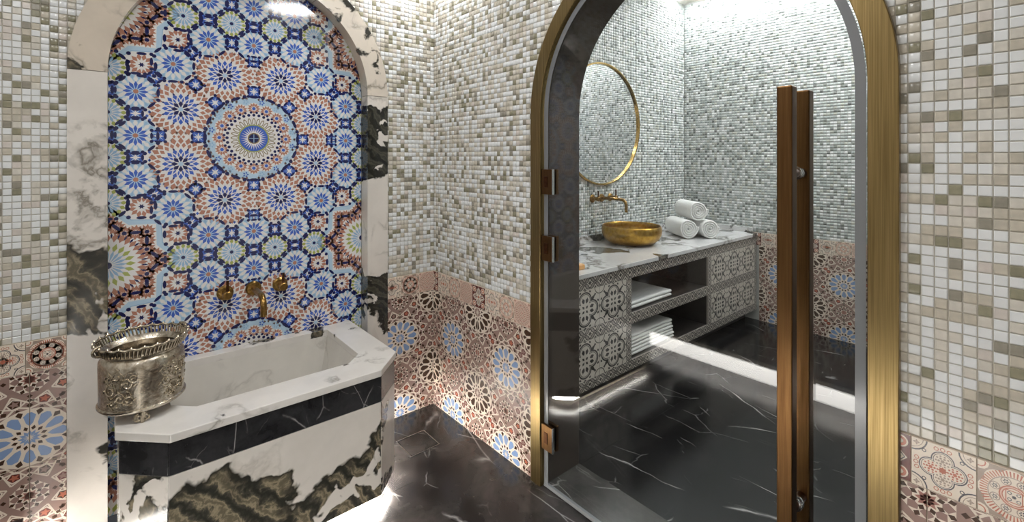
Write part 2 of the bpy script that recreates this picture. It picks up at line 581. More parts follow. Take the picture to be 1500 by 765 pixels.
def petals(cx, cy, n, pts, c, l, rot=0.0):
    out = []
    for k in range(n):
        a = rot + 2 * PI * k / n
        ca, sa = math.cos(a), math.sin(a)
        out.append(([(cx + x * ca - y * sa, cy + x * sa + y * ca) for x, y in pts], c, l))
    return out


def pill(x, y, ang, L, w, c, l):
    pts = []
    h = L / 2
    for k in range(8):
        a = PI / 8 + k * PI / 4
        pts.append((h * math.cos(a) * 1.05, w / 2 * math.sin(a) * 1.08))
    ca, sa = math.cos(ang), math.sin(ang)
    return [([(x + p * ca - q * sa, y + p * sa + q * ca) for p, q in pts], c, l)]


def line(x0, y0, x1, y1, w, c, l):
    d = math.hypot(x1 - x0, y1 - y0) or 1
    nx, ny = -(y1 - y0) / d * w / 2, (x1 - x0) / d * w / 2
    return [([(x0 - nx, y0 - ny), (x1 - nx, y1 - ny), (x1 + nx, y1 + ny), (x0 + nx, y0 + ny)], c, l)]


def arc(cx, cy, r, a0, a1, w, c, l, n=10):
    out = []
    for k in range(n):
        b0 = a0 + (a1 - a0) * k / n; b1 = a0 + (a1 - a0) * (k + 1) / n
        out.append(([pol(cx, cy, r - w / 2, b0), pol(cx, cy, r + w / 2, b0), pol(cx, cy, r + w / 2, b1), pol(cx, cy, r - w / 2, b1)], c, l))
    return out


def ringd(cx, cy, r, w, c, l, n=20):
    return arc(cx, cy, r, 0, 2 * PI, w, c, l, n)


def printed(shapes, win, base, side, thick, dz=0.00012, x0=0.0, y0=0.0):
    """tile body with a printed face: window (convex ccw), shapes clipped to it; origin shifted to x0, y0"""
    b = MB()
    w = [(p[0] - x0, p[1] - y0) for p in win]
    n = len(w)
    e = 0.0008
    cx = sum(p[0] for p in w) / n; cy = sum(p[1] for p in w) / n
    inn = []
    for p in w:
        d = math.hypot(p[0] - cx, p[1] - cy)
        k = max(0.0, (d - e * 1.4) / d)
        inn.append((cx + (p[0] - cx) * k, cy + (p[1] - cy) * k))
    vs_ = [(p[0], p[1], 0) for p in w] + [(p[0], p[1], thick - e * 0.6) for p in w] + [(p[0], p[1], thick) for p in inn]
    fs = [(i, (i + 1) % n, n + (i + 1) % n, n + i) for i in range(n)]
    fs += [(n + i, n + (i + 1) % n, 2 * n + (i + 1) % n, 2 * n + i) for i in range(n)]
    b.add(vs_, fs, side)
    b.add([(p[0], p[1], thick) for p in inn], [tuple(range(n))], base)
    inw = [(p[0] + x0, p[1] + y0) for p in inn]
    for poly, c, l in shapes:
        if area(poly) < 0:
            poly = poly[::-1]
        q = clip(poly, inw)
        if len(q) > 2 and area(q) > 1e-8:
            b.add([(p[0] - x0, p[1] - y0, thick + dz * l) for p in q], [tuple(range(len(q)))], c)
    return b


def rect(x0, x1, y0, y1):
    return [(x0, y0), (x1, y0), (x1, y1), (x0, y1)]


def arch_path(r, zc, z0, n=48, sx=0.0):
    """points of an arch outline from the right foot over the top to the left foot"""
    return [(sx + r, z0)] + [(sx + r * math.cos(PI * k / n), zc + r * math.sin(PI * k / n)) for k in range(n + 1)] + [(sx - r, z0)]


def arch_ring(ri, ro, zc, z0, o0, o1, sx=0.0, n=48, mi=0):
    A = arch_path(ri, zc, z0, n, sx); B = arch_path(ro, zc, z0, n, sx)
    return strip_solid(A, B, o0, o1, mi)


def strip_solid(A, B, o0, o1, mi=0):
    """solid between two outlines A (inner) and B (outer), from depth o0 to o1"""
    b = MB()
    n = len(A)
    vs_ = []
    for (p, q) in zip(A, B):
        vs_ += [(p[0], p[1], o0), (q[0], q[1], o0), (q[0], q[1], o1), (p[0], p[1], o1)]
    fs = []
    for i in range(n - 1):
        a, c = i * 4, (i + 1) * 4
        for k in range(4):
            k2 = (k + 1) % 4
            fs.append((a + k, a + k2, c + k2, c + k))
    fs += [(3, 2, 1, 0), (4 * (n - 1), 4 * (n - 1) + 1, 4 * (n - 1) + 2, 4 * (n - 1) + 3)]
    b.add(vs_, fs, mi)
    return b


def holed_plate(b, s0, s1, z0, z1, sc, r, zc, o, mi=0, flip=False, n=48):
    """vertical plate in the local XY plane at depth o with an arched opening down to z0"""
    quads = [[(s0, z0), (sc - r, z0), (sc - r, z1), (s0, z1)], [(sc + r, z0), (s1, z0), (s1, z1), (sc + r, z1)]]
    for k in range(n):
        a0, a1 = PI - PI * k / n, PI - PI * (k + 1) / n
        p, q = (sc + r * math.cos(a0), zc + r * math.sin(a0)), (sc + r * math.cos(a1), zc + r * math.sin(a1))
        quads.append([p, q, (q[0], z1), (p[0], z1)])
    for qd in quads:
        idx = (3, 2, 1, 0) if flip else (0, 1, 2, 3)
        b.add([(p[0], p[1], o) for p in qd], [idx], mi)


ROT_A = (PI / 2, 0, 0)             # local X -> +X, Y -> up, Z -> towards -Y
ROT_B = (PI / 2, 0, -PI / 2)       # local X -> -Y, Y -> up, Z -> towards -X

# ------------------------------------------------------------------ structure: walls, floors, ceilings
b = MB()
holed_plate(b, XL, XB, 0, HN, NX, NR + 0.01, NZ, 0)
A = arch_path(NR + 0.01, NZ, 0, 48, NX)
for p, q in zip(A[:-1], A[1:]):
    b.add([(p[0], p[1], 0), (q[0], q[1], 0), (q[0], q[1], -ND - 0.02), (p[0], p[1], -ND - 0.02)], [(0, 1, 2, 3)])
b.add([(XL, 0, -ND - 0.02), (XB, 0, -ND - 0.02), (XB, HN, -ND - 0.02), (XL, HN, -ND - 0.02)], [(0, 1, 2, 3)])
wall_back = b.build('wall_back', [GROUT], None, (0, YA, 0), ROT_A)
tag(wall_back, 'wall of small square mosaic above patterned tiles around the arched mosaic niche', 'wall', kind='structure')

b = MB()
holed_plate(b, -YA, -YF, 0, HN, -DY, DRI + 0.02, DZ, 0)
b.add([(-YA, 0, -0.04), (-YA, HN, -0.04), (-YA, HN, 0), (-YA, 0, 0)], [(0, 1, 2, 3)])
wall_right = b.build('wall_right', [GROUT], None, (XB, 0, 0), ROT_B)
tag(wall_right, 'mosaic wall above patterned tiles holding the arched glass door', 'wall', kind='structure')

b = MB()
holed_plate(b, -YC, -YF2, 0, HF, -DY, DRI + 0.02, DZ, -(XB2 - XB), flip=True)
wf = b.build('wall_far_left', [PLASTER], None, (XB, 0, 0), ROT_B)
tag(wf, 'plain back of the door wall inside the vanity room', 'wall', kind='structure')


def slab_wall(name, x0, x1, y0, y1, z0, z1, mat, label):
    o = MB().box(x0, x1, y0, y1, z0, z1).build(name, [mat])
    return tag(o, label, 'wall', kind='structure')


wall_fb = slab_wall('wall_far_back', XB2, XD + 0.1, YC, YC + 0.1, 0, HF, GROUT_FAR, 'pale mosaic wall behind the vanity and round mirror')
wall_fr = slab_wall('wall_far_right', XD, XD + 0.1, YF2, YC, 0, HF, GROUT_FAR, 'pale mosaic wall at the end of the vanity')
slab_wall('wall_far_front', XB2, XD + 0.1, YF2 - 0.1, YF2, 0, HF, PLASTER, 'plain wall of the vanity room opposite the mirror')
slab_wall('wall_left', XL - 0.1, XL, YF, YA, 0, HN, PLASTER, 'plain plaster wall of the bathing room opposite the glass door')
slab_wall('wall_front', XL, XB, YF - 0.1, YF, 0, HN, PLASTER, 'plain plaster wall of the bathing room facing the niche')
o = MB().box(XL - 0.1, XB, YF - 0.1, YA + 0.1, HN, HN + 0.08).build('ceiling', [PLASTER])
tag(o, 'plain white ceiling of the bathing room', 'ceiling', kind='structure')
o = MB().box(XB + 0.01, XD + 0.1, YF2 - 0.1, YC + 0.1, HF, HF + 0.08).build('ceiling', [PLASTER])
tag(o, 'plain white ceiling of the vanity room', 'ceiling', kind='structure')


def floor_slabs(name, x0, x1, y0, y1, xs, ys, mat, label):
    f = MB().box(x0, x1, y0, y1, -0.06, -0.004).build(name, [plain(name + '_joint', srgb(30, 29, 28), 0.6)])
    tag(f, label, 'floor', kind='structure')
    xs = [x0] + xs + [x1]; ys = [y0] + ys + [y1]
    for i in range(len(xs) - 1):
        for j in range(len(ys) - 1):
            MB().box(xs[i] + 0.0006, xs[i + 1] - 0.0006, ys[j] + 0.0006, ys[j + 1] - 0.0006, -0.004, 0).build('slab', [mat], f)
    return f


floor_slabs('floor', XL, XB, YF, YA, [-0.22, 0.68], [-0.6, 0.4, 1.2, 1.905], M_FLOOR, 'polished black marble floor slabs with white veins beside the carved basin')
floor_slabs('floor', XB2, XD, YF2, YC, [2.9], [0.4, 1.5], M_FLOOR2, 'polished black marble floor of the vanity room')

# door opening: dark lining, sill, brass frame
rl = arch_ring(DRI - 0.004, DRI + 0.02, DZ, 0, -0.03, -(XB2 - XB), -DY).build('trim_3', [M_REVEAL], None, (XB, 0, 0), ROT_B, auto=0.5)
tag(rl, 'dark brown lining of the arched door opening', 'door lining', kind='structure')
sill = MB().box(XB, XB2, DY - DRI - 0.02, DY + DRI + 0.02, -0.05, 0.002).build('threshold', [M_SILL])
tag(sill, 'dark grey veined marble door sill under the glass door', 'door sill', kind='structure')
fr = arch_ring(DRI, DRO, DZ, 0, 0.022, -0.045, -DY, 64).build('trim_1', [M_BRASS], None, (XB, 0, 0), ROT_B, bevel=0.002, auto=0.5)
tag(fr, 'wide brushed brass arched frame around the glass door', 'door frame', kind='structure')

# marble surround of the niche
sur = thing('trim_2', 'veined marble arched surround of the mosaic niche', 'niche surround', (0, YA, 0), ROT_A, kind='structure')
nn = 16


def ring_piece(a0, a1):
    I = [pol(NX, NZ, NR, a0 + (a1 - a0) * k / nn) for k in range(nn + 1)]
    O = [pol(NX, NZ, NRO, a0 + (a1 - a0) * k / nn) for k in range(nn + 1)]
    return I, O


gap = 0.0012
for mt, I, O in ((M_ARCH[1], [(NX - NR, 0.0), (NX - NR, NZ - gap)], [(NX - NRO, 0.0), (NX - NRO, NZ - gap)]),
                 (M_ARCH[2], [(NX + NR, NZ - gap), (NX + NR, 0.0)], [(NX + NRO, NZ - gap), (NX + NRO, 0.0)]),
                 (M_ARCH[3], *ring_piece(0.002, PI / 3 - 0.002)), (M_ARCH[4], *ring_piece(PI / 3 + 0.002, 2 * PI / 3 - 0.002)),
                 (M_ARCH[0], *ring_piece(2 * PI / 3 + 0.002, PI - 0.002))):
    strip_solid(I, O, 0.012, -ND + 0.001).build('slab', [mt], sur, auto=0.5)

# ------------------------------------------------------------------ mosaic fields
H_T = 0.003


def tile_mesh(name, mat):
    h = PITCH / 2 - 0.0011
    i = h - 0.0016
    b_ = MB()
    b_.add([(-h, -h, 0), (h, -h, 0), (h, h, 0), (-h, h, 0), (-h, -h, H_T * 0.6), (h, -h, H_T * 0.6), (h, h, H_T * 0.6), (-h, h, H_T * 0.6), (-i, -i, H_T), (i, -i, H_T), (i, i, H_T), (-i, i, H_T)],
           [(0, 1, 5, 4), (1, 2, 6, 5), (2, 3, 7, 6), (3, 0, 4, 7), (4, 5, 9, 8), (5, 6, 10, 9), (6, 7, 11, 10), (7, 4, 8, 11), (8, 9, 10, 11)])
    return b_.mesh(name, [mat])


def mosaic(wall, s0, s1, z0, z1, keep, mats, weights, seed, to_world, single=0, loc=(0, 0, 0), rot=(0, 0, 0), pitch=PITCH, full=True):
    rng = np.random.RandomState(seed)
    ns, nz = int((s1 - s0) / pitch), int((z1 - z0) / pitch)
    cells = []
    for j in range(nz):
        for i in range(ns):
            cs, cz = s0 + (i + 0.5) * pitch, z0 + (j + 0.5) * pitch
            if keep(cs, cz):
                cells.append((cs, cz))
    cells = np.array(cells)
    ci = rng.choice(len(mats), size=len(cells), p=np.array(weights) / sum(weights))
    lone = set()
    if single:
        sc = []
        for k, (cs, cz) in enumerate(cells):
            p = project(*to_world(cs, cz))
            if p and -8 < p[0] < 1508 and -8 < p[1] < 773:
                sc.append((p[2], k))
        sc.sort()
        lone = {k for _, k in sc[:single]}
        ms = [tile_mesh('mosaic_tile', m) for m in mats]
        for k in lone:
            o_ = bpy.data.objects.new('mosaic_tile', ms[ci[k]])
            COL.objects.link(o_); o_.parent = wall; o_.location = (cells[k][0], cells[k][1], 0)
            o_.rotation_euler = (0, 0, (k % 4) * PI / 2)
    rest = np.array([k for k in range(len(cells)) if k not in lone])
    n = len(rest)
    h = pitch / 2 - 0.0011; i_ = h - 0.0016
    if full:
        tmpl = np.array([(-h, -h, 0), (h, -h, 0), (h, h, 0), (-h, h, 0), (-h, -h, H_T * .6), (h, -h, H_T * .6), (h, h, H_T * .6), (-h, h, H_T * .6), (-i_, -i_, H_T), (i_, -i_, H_T), (i_, i_, H_T), (-i_, i_, H_T)])
        fq = np.array([(0, 1, 5, 4), (1, 2, 6, 5), (2, 3, 7, 6), (3, 0, 4, 7), (4, 5, 9, 8), (5, 6, 10, 9), (6, 7, 11, 10), (7, 4, 8, 11), (8, 9, 10, 11)])
    else:
        tmpl = np.array([(-h, -h, 0), (h, -h, 0), (h, h, 0), (-h, h, 0), (-i_, -i_, H_T), (i_, -i_, H_T), (i_, i_, H_T), (-i_, i_, H_T)])
        fq = np.array([(0, 1, 5, 4), (1, 2, 6, 5), (2, 3, 7, 6), (3, 0, 4, 7), (4, 5, 6, 7)])
    tilt = rng.uniform(-1, 1, (n, 2)) * 0.018
    pts = np.zeros((n, len(tmpl), 3))
    pts[:] = tmpl
    top = tmpl[:, 2] > 0
    pts[:, top, 2] += tilt[:, :1] * tmpl[top, 0] + tilt[:, 1:] * tmpl[top, 1]
    pts[:, :, 0] += cells[rest, 0][:, None]; pts[:, :, 1] += cells[rest, 1][:, None]
    faces = (fq[None] + (np.arange(n) * len(tmpl))[:, None, None]).reshape(-1, 4)
    me = bpy.data.meshes.new('mosaic_field')
    me.vertices.add(n * len(tmpl)); me.vertices.foreach_set('co', pts.reshape(-1))
    me.loops.add(len(faces) * 4); me.loops.foreach_set('vertex_index', faces.reshape(-1).astype(np.int32))
    me.polygons.add(len(faces))
    me.polygons.foreach_set('loop_start', np.arange(0, len(faces) * 4, 4, dtype=np.int32))
    for m in mats:
        me.materials.append(m)
    me.polygons.foreach_set('material_index', np.repeat(ci[rest], len(fq)).astype(np.int32))
    me.update(calc_edges=True); me.validate()
    o_ = put('mosaic_field', me, wall, loc, rot)
    o_['kind'] = 'stuff'
    return o_


def out_niche(s, z):
    r = NRO - 0.004
    if abs(s - NX) > r:
        return True
    return z > NZ and math.hypot(s - NX, z - NZ) > r


def out_door(s, z):
    r = DRO - 0.006
    if abs(s + DY) > r:
        return True
    return z > DZ and math.hypot(s + DY, z - DZ) > r


W_A = (46, 17, 13, 8, 10, 6)
W_B = (44, 20, 17, 5, 7, 7)
mosaic(wall_back, XB - PITCH * int((XB - XL) / PITCH), XB + 1e-4, BT + 0.001, HN, out_niche, MOS_NEAR, W_A, 3, lambda s, z: (s, YA, z), 300)
mosaic(wall_right, -YA + 0.002, -YF, BT + 0.001, HN, out_door, MOS_NEAR, W_B, 5, lambda s, z: (XB, -s, z), 300)
always = lambda s, z: True
W_F = (24, 28, 24, 12, 7, 5)
mosaic(wall_fb, XB2, XD, BT + 0.001, HF, always, MOS_FAR, W_F, 8, None, 0, (0, YC, 0), ROT_A, full=False)
mosaic(wall_fr, -YC + 0.003, -YF2, BT + 0.001, HF, always, MOS_FAR, W_F, 9, None, 0, (XD, 0, 0), ROT_B, full=False)

ROT_AB = (PI / 2, 0, PI)           # local X -> -X, Z -> towards +Y
mosaic(bpy.data.objects['wall_far_front'], -XD, -XB2, 0.0, HF, always, MOS_FAR, W_F, 12, None, 0, (0, YF2, 0), ROT_AB, full=False)

# ------------------------------------------------------------------ patterned wall tiles
PX, PZ = 0.466, 0.42
C_CREAM, C_MAUVE, C_ROSE, C_TERRA, C_BROWN, C_BLUE, C_PEACH, C_INK, C_TAUPE, C_OX, C_SIDE, C_ROSEM = range(12)


def star_rosette(cx, cy, blue):
    pc = C_BLUE if blue else C_BROWN
    d15 = PI / 12
    s = disc(cx, cy, 0.248, C_CREAM, 1.6, 24)
    s += kites(cx, cy, 12, 0.012, 0.04, 0.066, 0.011, C_BLUE if blue else C_MAUVE, 2)
    s += kites(cx, cy, 12, 0.064, 0.083, 0.104, 0.014, C_BROWN, 2, d15)
    s += petals(cx, cy, 12, ((0.1, 0), (0.126, -0.02), (0.188, -0.036), (0.216, -0.012), (0.216, 0.012), (0.188, 0.036), (0.126, 0.02)), pc, 2)
    s += kites(cx, cy, 12, 0.186, 0.222, 0.243, 0.022, C_BROWN, 2, d15)
    for k in range(12):
        a = d15 + k * PI / 6
        b0 = k * PI / 6
        # cream net: zigzags and spokes around the rosette
        s += line(*pol(cx, cy, 0.252, b0), *pol(cx, cy, 0.292, a), 0.013, C_CREAM, 1)
        s += line(*pol(cx, cy, 0.292, a), *pol(cx, cy, 0.252, b0 + PI / 6), 0.013, C_CREAM, 1)
        s += line(*pol(cx, cy, 0.335, b0), *pol(cx, cy, 0.275, a), 0.012, C_CREAM, 1)
        s += line(*pol(cx, cy, 0.275, a), *pol(cx, cy, 0.335, b0 + PI / 6), 0.012, C_CREAM, 1)
        s += line(*pol(cx, cy, 0.3, b0), *pol(cx, cy, 0.39, a), 0.011, C_CREAM, 1)
        s += line(*pol(cx, cy, 0.39, a), *pol(cx, cy, 0.3, b0 + PI / 6), 0.011, C_CREAM, 1)
        s += petals(cx, cy, 1, ((0.25, -0.016), (0.272, 0), (0.25, 0.016)), C_BROWN, 2, a)
        s += kites(cx, cy, 1, 0.258, 0.28, 0.302, 0.019, C_BROWN, 1.2, b0)
        s += kites(cx, cy, 1, 0.304, 0.322, 0.34, 0.017, C_BROWN, 1.2, b0)
        s += kites(cx, cy, 1, 0.341, 0.358, 0.376, 0.017, C_BROWN, 1.2, b0)
        x, y = pol(cx, cy, 0.322, a)
        s += disc(x, y, 0.049, C_CREAM, 2, 5, a)
        s += disc(x, y, 0.038, C_OX if k % 3 else C_BROWN, 3, 5, a)
        s.append(([pol(x, y, 0.034 if i % 2 == 0 else 0.015, a + i * PI / 5) for i in range(10)], C_MAUVE if k % 2 else C_TERRA, 4))
    return s


def gap_star(cx, cy):
    s = disc(cx, cy, 0.118, C_CREAM, 1, 8, PI / 8)
    s += kites(cx, cy, 8, 0.0, 0.02, 0.05, 0.016, C_ROSE, 2)
    s += kites(cx, cy, 8, 0.04, 0.058, 0.075, 0.014, C_BROWN, 2, PI / 8)
    s += petals(cx, cy, 8, ((0.058, -0.012), (0.08, -0.028), (0.11, 0), (0.08, 0.028), (0.058, 0.012)), C_MAUVE, 2)
    s += kites(cx, cy, 8, 0.084, 0.104, 0.122, 0.015, C_BROWN, 2, PI / 8)
    return s


CELL = []
for ix in (-1, 0, 1, 2):
    for iz in (-1, 0, 1, 2):
        CELL += star_rosette(ix, iz, True)
        CELL += star_rosette(ix + 0.5, iz + 0.5, False)
        CELL += gap_star(ix + 0.5, iz) + gap_star(ix, iz + 0.5)
_cache = {}
TILE_T = 0.008


def pattern_tile_mesh(u0, u1, v0, v1):
    """tile face covering u0..u1, v0..v1 metres of the repeating pattern (blue rosettes at multiples of PX, PZ)"""
    iu, iv = math.floor(u0 / PX + 1e-6), math.floor(v0 / PZ + 1e-6)
    a0, a1, b0, b1 = u0 - iu * PX, u1 - iu * PX, v0 - iv * PZ, v1 - iv * PZ
    key = tuple(round(x, 3) for x in (a0, a1, b0, b1))
    if key in _cache:
        return _cache[key]
    sh = []
    for poly, c, l in CELL:
        q = [(p[0] * PX, p[1] * PZ) for p in poly]
        if max(p[0] for p in q) > a0 and min(p[0] for p in q) < a1 and max(p[1] for p in q) > b0 and min(p[1] for p in q) < b1:
            sh.append((q, c, l))
    me = printed(sh, rect(a0, a1, b0, b1), C_ROSEM, C_SIDE, TILE_T, x0=a0, y0=b0).mesh('pattern_tile', PR)
    _cache[key] = me
    return me


def tile_run(wall, s0, s1, blue_s, blue_z, loc=None, rot=None, z0=0.0, z1=BB, rows=2):
    """patterned tiles between s0 and s1; the joints run through blue_s + k * PX / 2"""
    w = PX / 2
    k0 = math.floor((s0 - blue_s) / w + 1e-4)
    edges = [s0]
    k = k0 + 1
    while blue_s + k * w < s1 - 0.004:
        if blue_s + k * w > s0 + 0.004:
            edges.append(blue_s + k * w)
        k += 1
    edges.append(s1)
    hz = (z1 - z0) / rows
    for a, c in zip(edges[:-1], edges[1:]):
        for r in range(rows):
            za, zb = z0 + r * hz, z0 + (r + 1) * hz
            me = pattern_tile_mesh(a + 0.0007 - blue_s, c - 0.0007 - blue_s, za + 0.0005 - blue_z, zb - 0.0005 - blue_z)
            p = Vector((a + 0.0007, za + 0.0005, 0.0))
            if loc is not None:
                p = Matrix.LocRotScale(Vector(loc), __import__('mathutils').Euler(rot), None) @ p
            put('pattern_tile', me, wall, p, rot or (0, 0, 0))


# border tiles, unit square -0.5..0.5
def border_design(t):
    s = []
    if t == 0:      # quatrefoil
        for sx in (-1, 1):
            for sy in (-1, 1):
                s += disc(0.5 * sx, 0.5 * sy, 0.27, C_INK, 1, 24) + disc(0.5 * sx, 0.5 * sy, 0.245, C_CREAM, 2, 24)
                s += ringd(0.5 * sx, 0.5 * sy, 0.2, 0.012, C_TAUPE, 3) + kites(0.41 * sx, 0.41 * sy, 4, 0, 0.025, 0.06, 0.02, C_TAUPE, 3)
                s += ringd(0.29 * sx, 0.29 * sy, 0.03, 0.016, C_INK, 4, 10)
        for a in range(4):
            for e in (-1, 0, 1):
                x, y = pol(0, 0, 0.42, a * PI / 2 + e * 0.24)
                s += ringd(x, y, 0.035, 0.014, C_TERRA, 3, 10)
        for r, c, l in ((0.185, C_INK, 3), (0.165, C_CREAM, 4), (0.15, C_TERRA, 5), (0.14, C_CREAM, 6)):
            for k in range(4):
                x, y = pol(0, 0, 0.19, k * PI / 2)
                s += disc(x, y, r, c if l != 5 else C_INK, l, 24)
            s += disc(0, 0, 0.17, c if l != 5 else C_INK, l, 4, 0)
        for k in range(4):
            x, y = pol(0, 0, 0.185, k * PI / 2)
            cc = C_TERRA if k % 2 == 0 else C_TAUPE
            for (n, r, q) in ((1, 0, 0.035), (6, 0.06, 0.022), (10, 0.105, 0.018)):
                for i in range(n):
                    px, py = pol(x, y, r, i * 2 * PI / n)
                    s += disc(px, py, q, cc, 7, 6)
        s += kites(0, 0, 8, 0.0, 0.04, 0.075, 0.024, C_TERRA, 8)
    elif t == 1:    # round lace
        s += [(rect(-0.5, 0.5, -0.5, 0.5), C_TAUPE, 1)]
        for sx in (-1, 1):
            for sy in (-1, 1):
                s += disc(0.46 * sx, 0.46 * sy, 0.13, C_CREAM, 2, 12) + ringd(0.46 * sx, 0.46 * sy, 0.08, 0.02, C_TERRA, 3, 10)
        for k in range(8):
            x, y = pol(0, 0, 0.31, k * PI / 4)
            s += disc(x, y, 0.185, C_CREAM, 3, 20)
        s += disc(0, 0, 0.4, C_CREAM, 3, 32)
        for k in range(56):
            a = k * 2 * PI / 56
            s.append(([pol(0, 0, 0.36, a - 0.022), pol(0, 0, 0.465, a - 0.026), pol(0, 0, 0.465, a + 0.026), pol(0, 0, 0.36, a + 0.022)], C_TERRA, 4))
        s += ringd(0, 0, 0.35, 0.014, C_TAUPE, 4, 32)
        for k in range(8):
            x, y = pol(0, 0, 0.275, k * PI / 4 + PI / 8)
            s += disc(x, y, 0.075, C_TAUPE, 4, 16) + disc(x, y, 0.06, C_CREAM, 5, 16) + kites(x, y, 6, 0.008, 0.03, 0.05, 0.012, C_INK, 6)
        s += disc(0, 0, 0.205, C_TERRA, 5, 24) + disc(0, 0, 0.185, C_PEACH, 6, 24) + disc(0, 0, 0.165, C_TERRA, 7, 24) + disc(0, 0, 0.15, C_CREAM, 8, 24)
        s += [(rect(-0.115, 0.115, -0.115, 0.115), C_TERRA, 8.5), (rect(-0.1, 0.1, -0.1, 0.1), C_CREAM, 9)]
        for k in range(4):
            x, y = pol(0, 0, 0.085, k * PI / 2 + PI / 4)
            s += ringd(x, y, 0.026, 0.012, C_INK, 10, 8)
        s += kites(0, 0, 8, 0, 0.016, 0.036, 0.012, C_INK, 10)
    elif t == 2:    # fine rings
        for r, n, q, c in ((0.46, 40, 0.02, C_ROSE), (0.4, 30, 0.024, C_TAUPE), (0.33, 24, 0.026, C_ROSE), (0.26, 20, 0.024, C_TAUPE), (0.19, 14, 0.024, C_ROSE), (0.12, 9, 0.024, C_TAUPE), (0.05, 4, 0.024, C_ROSE)):
            s += ringd(0, 0, r + 0.032, 0.01, C_TAUPE, 1, 28)
            for i in range(n):
                x, y = pol(0, 0, r, i * 2 * PI / n)
                s += disc(x, y, q, c, 2, 6)
        for sx in (-1, 1):
            for sy in (-1, 1):
                s += kites(0.43 * sx, 0.43 * sy, 4, 0, 0.03, 0.07, 0.02, C_ROSE, 2)
    else:           # oxblood flower
        s += [(rect(-0.5, 0.5, -0.5, 0.5), C_OX, 1)]
        for k in range(4):
            for rr, c, l in ((0.0, C_CREAM, 2), (0.03, C_INK, 3), (0.055, C_CREAM, 4)):
                a = k * PI / 2
                s += petals(0, 0, 1, ((0.03 + rr, 0), (0.14, -0.115 + rr), (0.32, -0.13 + rr), (0.44 - rr, 0), (0.32, 0.13 - rr), (0.14, 0.115 - rr)), c, l, a)
            s += petals(0, 0, 1, ((0.12, -0.02), (0.3, -0.03), (0.34, 0), (0.3, 0.03), (0.12, 0.02)), C_OX, 5, k * PI / 2)
            x, y = pol(0, 0, 0.46, k * PI / 2 + PI / 4)
            s += disc(x, y, 0.13, C_CREAM, 2, 14) + disc(x, y, 0.1, C_TERRA, 3, 14) + disc(x, y, 0.05, C_CREAM, 4, 10)
            s += line(*pol(0, 0, 0.05, k * PI / 2 + PI / 4), *pol(0, 0, 0.3, k * PI / 2 + PI / 4), 0.05, C_CREAM, 2)
        s += disc(0, 0, 0.06, C_TERRA, 6, 12)
    return s


BDES = [border_design(t) for t in range(4)]
BW = BT - BB
_bc = {}


def border_mesh(t, a, c):
    key = (t, round(a, 3), round(c, 3))
    if key not in _bc:
        w = BW
        sh = [([(p[0] * w + w / 2, p[1] * w + w / 2) for p in poly], col, l) for poly, col, l in BDES[t]]
        _bc[key] = printed(sh, rect(a, c, 0.0005, w - 0.0005), C_PEACH if t == 2 else C_CREAM, C_SIDE, TILE_T, dz=0.00006, x0=a, y0=0.0005).mesh('border_tile', PR)
    return _bc[key]


def border_run(wall, s0, s1, start, loc=None, rot=None):
    """border tiles between s0 and s1; tile type 0 begins at start"""
    k = math.floor((s0 - start) / BW + 1e-5)
    while start + k * BW < s1 - 0.002:
        a, c = max(0.0, s0 - (start + k * BW)), min(BW, s1 - (start + k * BW))
        if c - a > 0.004:
            p = Vector((start + k * BW + a + 0.0006, BB + 0.0005, 0))
            if loc is not None:
                p = Matrix.LocRotScale(Vector(loc), __import__('mathutils').Euler(rot), None) @ p
            put('border_tile', border_mesh(k % 4, a + 0.0006, c - 0.0006), wall, p, rot or (0, 0, 0))
        k += 1


tile_run(wall_back, XL, NX - NRO, -0.221, 0.44)
tile_run(wall_back, NX + NRO, XB, 1.245, 0.44)
tile_run(wall_right, -YA + 0.009, -DY - DRO, -2.229, 0.44)
tile_run(wall_right, -DY + DRO, -YF, -0.215, 0.44)
border_run(wall_back, XL, NX - NRO, NX - NRO - 2 * BW + 0.004)
border_run(wall_back, NX + NRO, XB, 1.14)
border_run(wall_right, -YA + 0.009, -DY - DRO, -YA + 0.009 + 0.055)
border_run(wall_right, -DY + DRO, -YF, -DY + DRO + 0.02)
tile_run(wall_fr, -1.80, -YF2, -1.62, 0.44, (XD, 0, 0), ROT_B)
border_run(wall_fr, -YC, -YF2, -1.80 + 0.02, (XD, 0, 0), ROT_B)

# ------------------------------------------------------------------ zellige panel in the niche
ZW, ZP, ZB, ZN, ZR, ZG, ZS, ZO = range(8)
ZCZ = 1.548
H = 0.53


def ring_pills(x, y, ap, L, w, rdot, rot=0.0, n=8):
    s = []
    for k in range(n):
        a = rot + k * 2 * PI / n
        px, py = pol(x, y, ap, a)
        s += pill(px, py, a + PI / 2, L, w, ZN, 5)
        dx, dy = pol(x, y, ap / math.cos(PI / n), a + PI / n)
        s += disc(dx, dy, rdot, ZN, 5, 8, PI / 8)
    return s


def z_pale(x, y):
    s = disc(x, y, 0.077, ZP, 1, 8, PI / 8)
    s += kites(x, y, 16, 0.036, 0.052, 0.07, 0.0075, ZW, 2)
    s += kites(x, y, 16, 0.05, 0.064, 0.072, 0.006, ZS, 3, PI / 16)
    s += kites(x, y, 12, 0.026, 0.036, 0.053, 0.006, ZW, 3, PI / 12)
    s += kites(x, y, 12, 0.009, 0.03, 0.043, 0.0068, ZB, 4)
    s += disc(x, y, 0.0095, ZR, 5, 8)
    return s + ring_pills(x, y, 0.075, 0.035, 0.0115, 0.0076)


def z_green(x, y):
    s = disc(x, y, 0.06, ZW, 1, 16)
    s += kites(x, y, 16, 0.036, 0.05, 0.062, 0.0078, ZG, 2)
    s += kites(x, y, 16, 0.012, 0.032, 0.045, 0.0052, ZS, 3)
    s += disc(x, y, 0.014, ZP, 4, 10) + disc(x, y, 0.008, ZN, 5, 8)
    return s + ring_pills(x, y, 0.064, 0.032, 0.013, 0.0078)


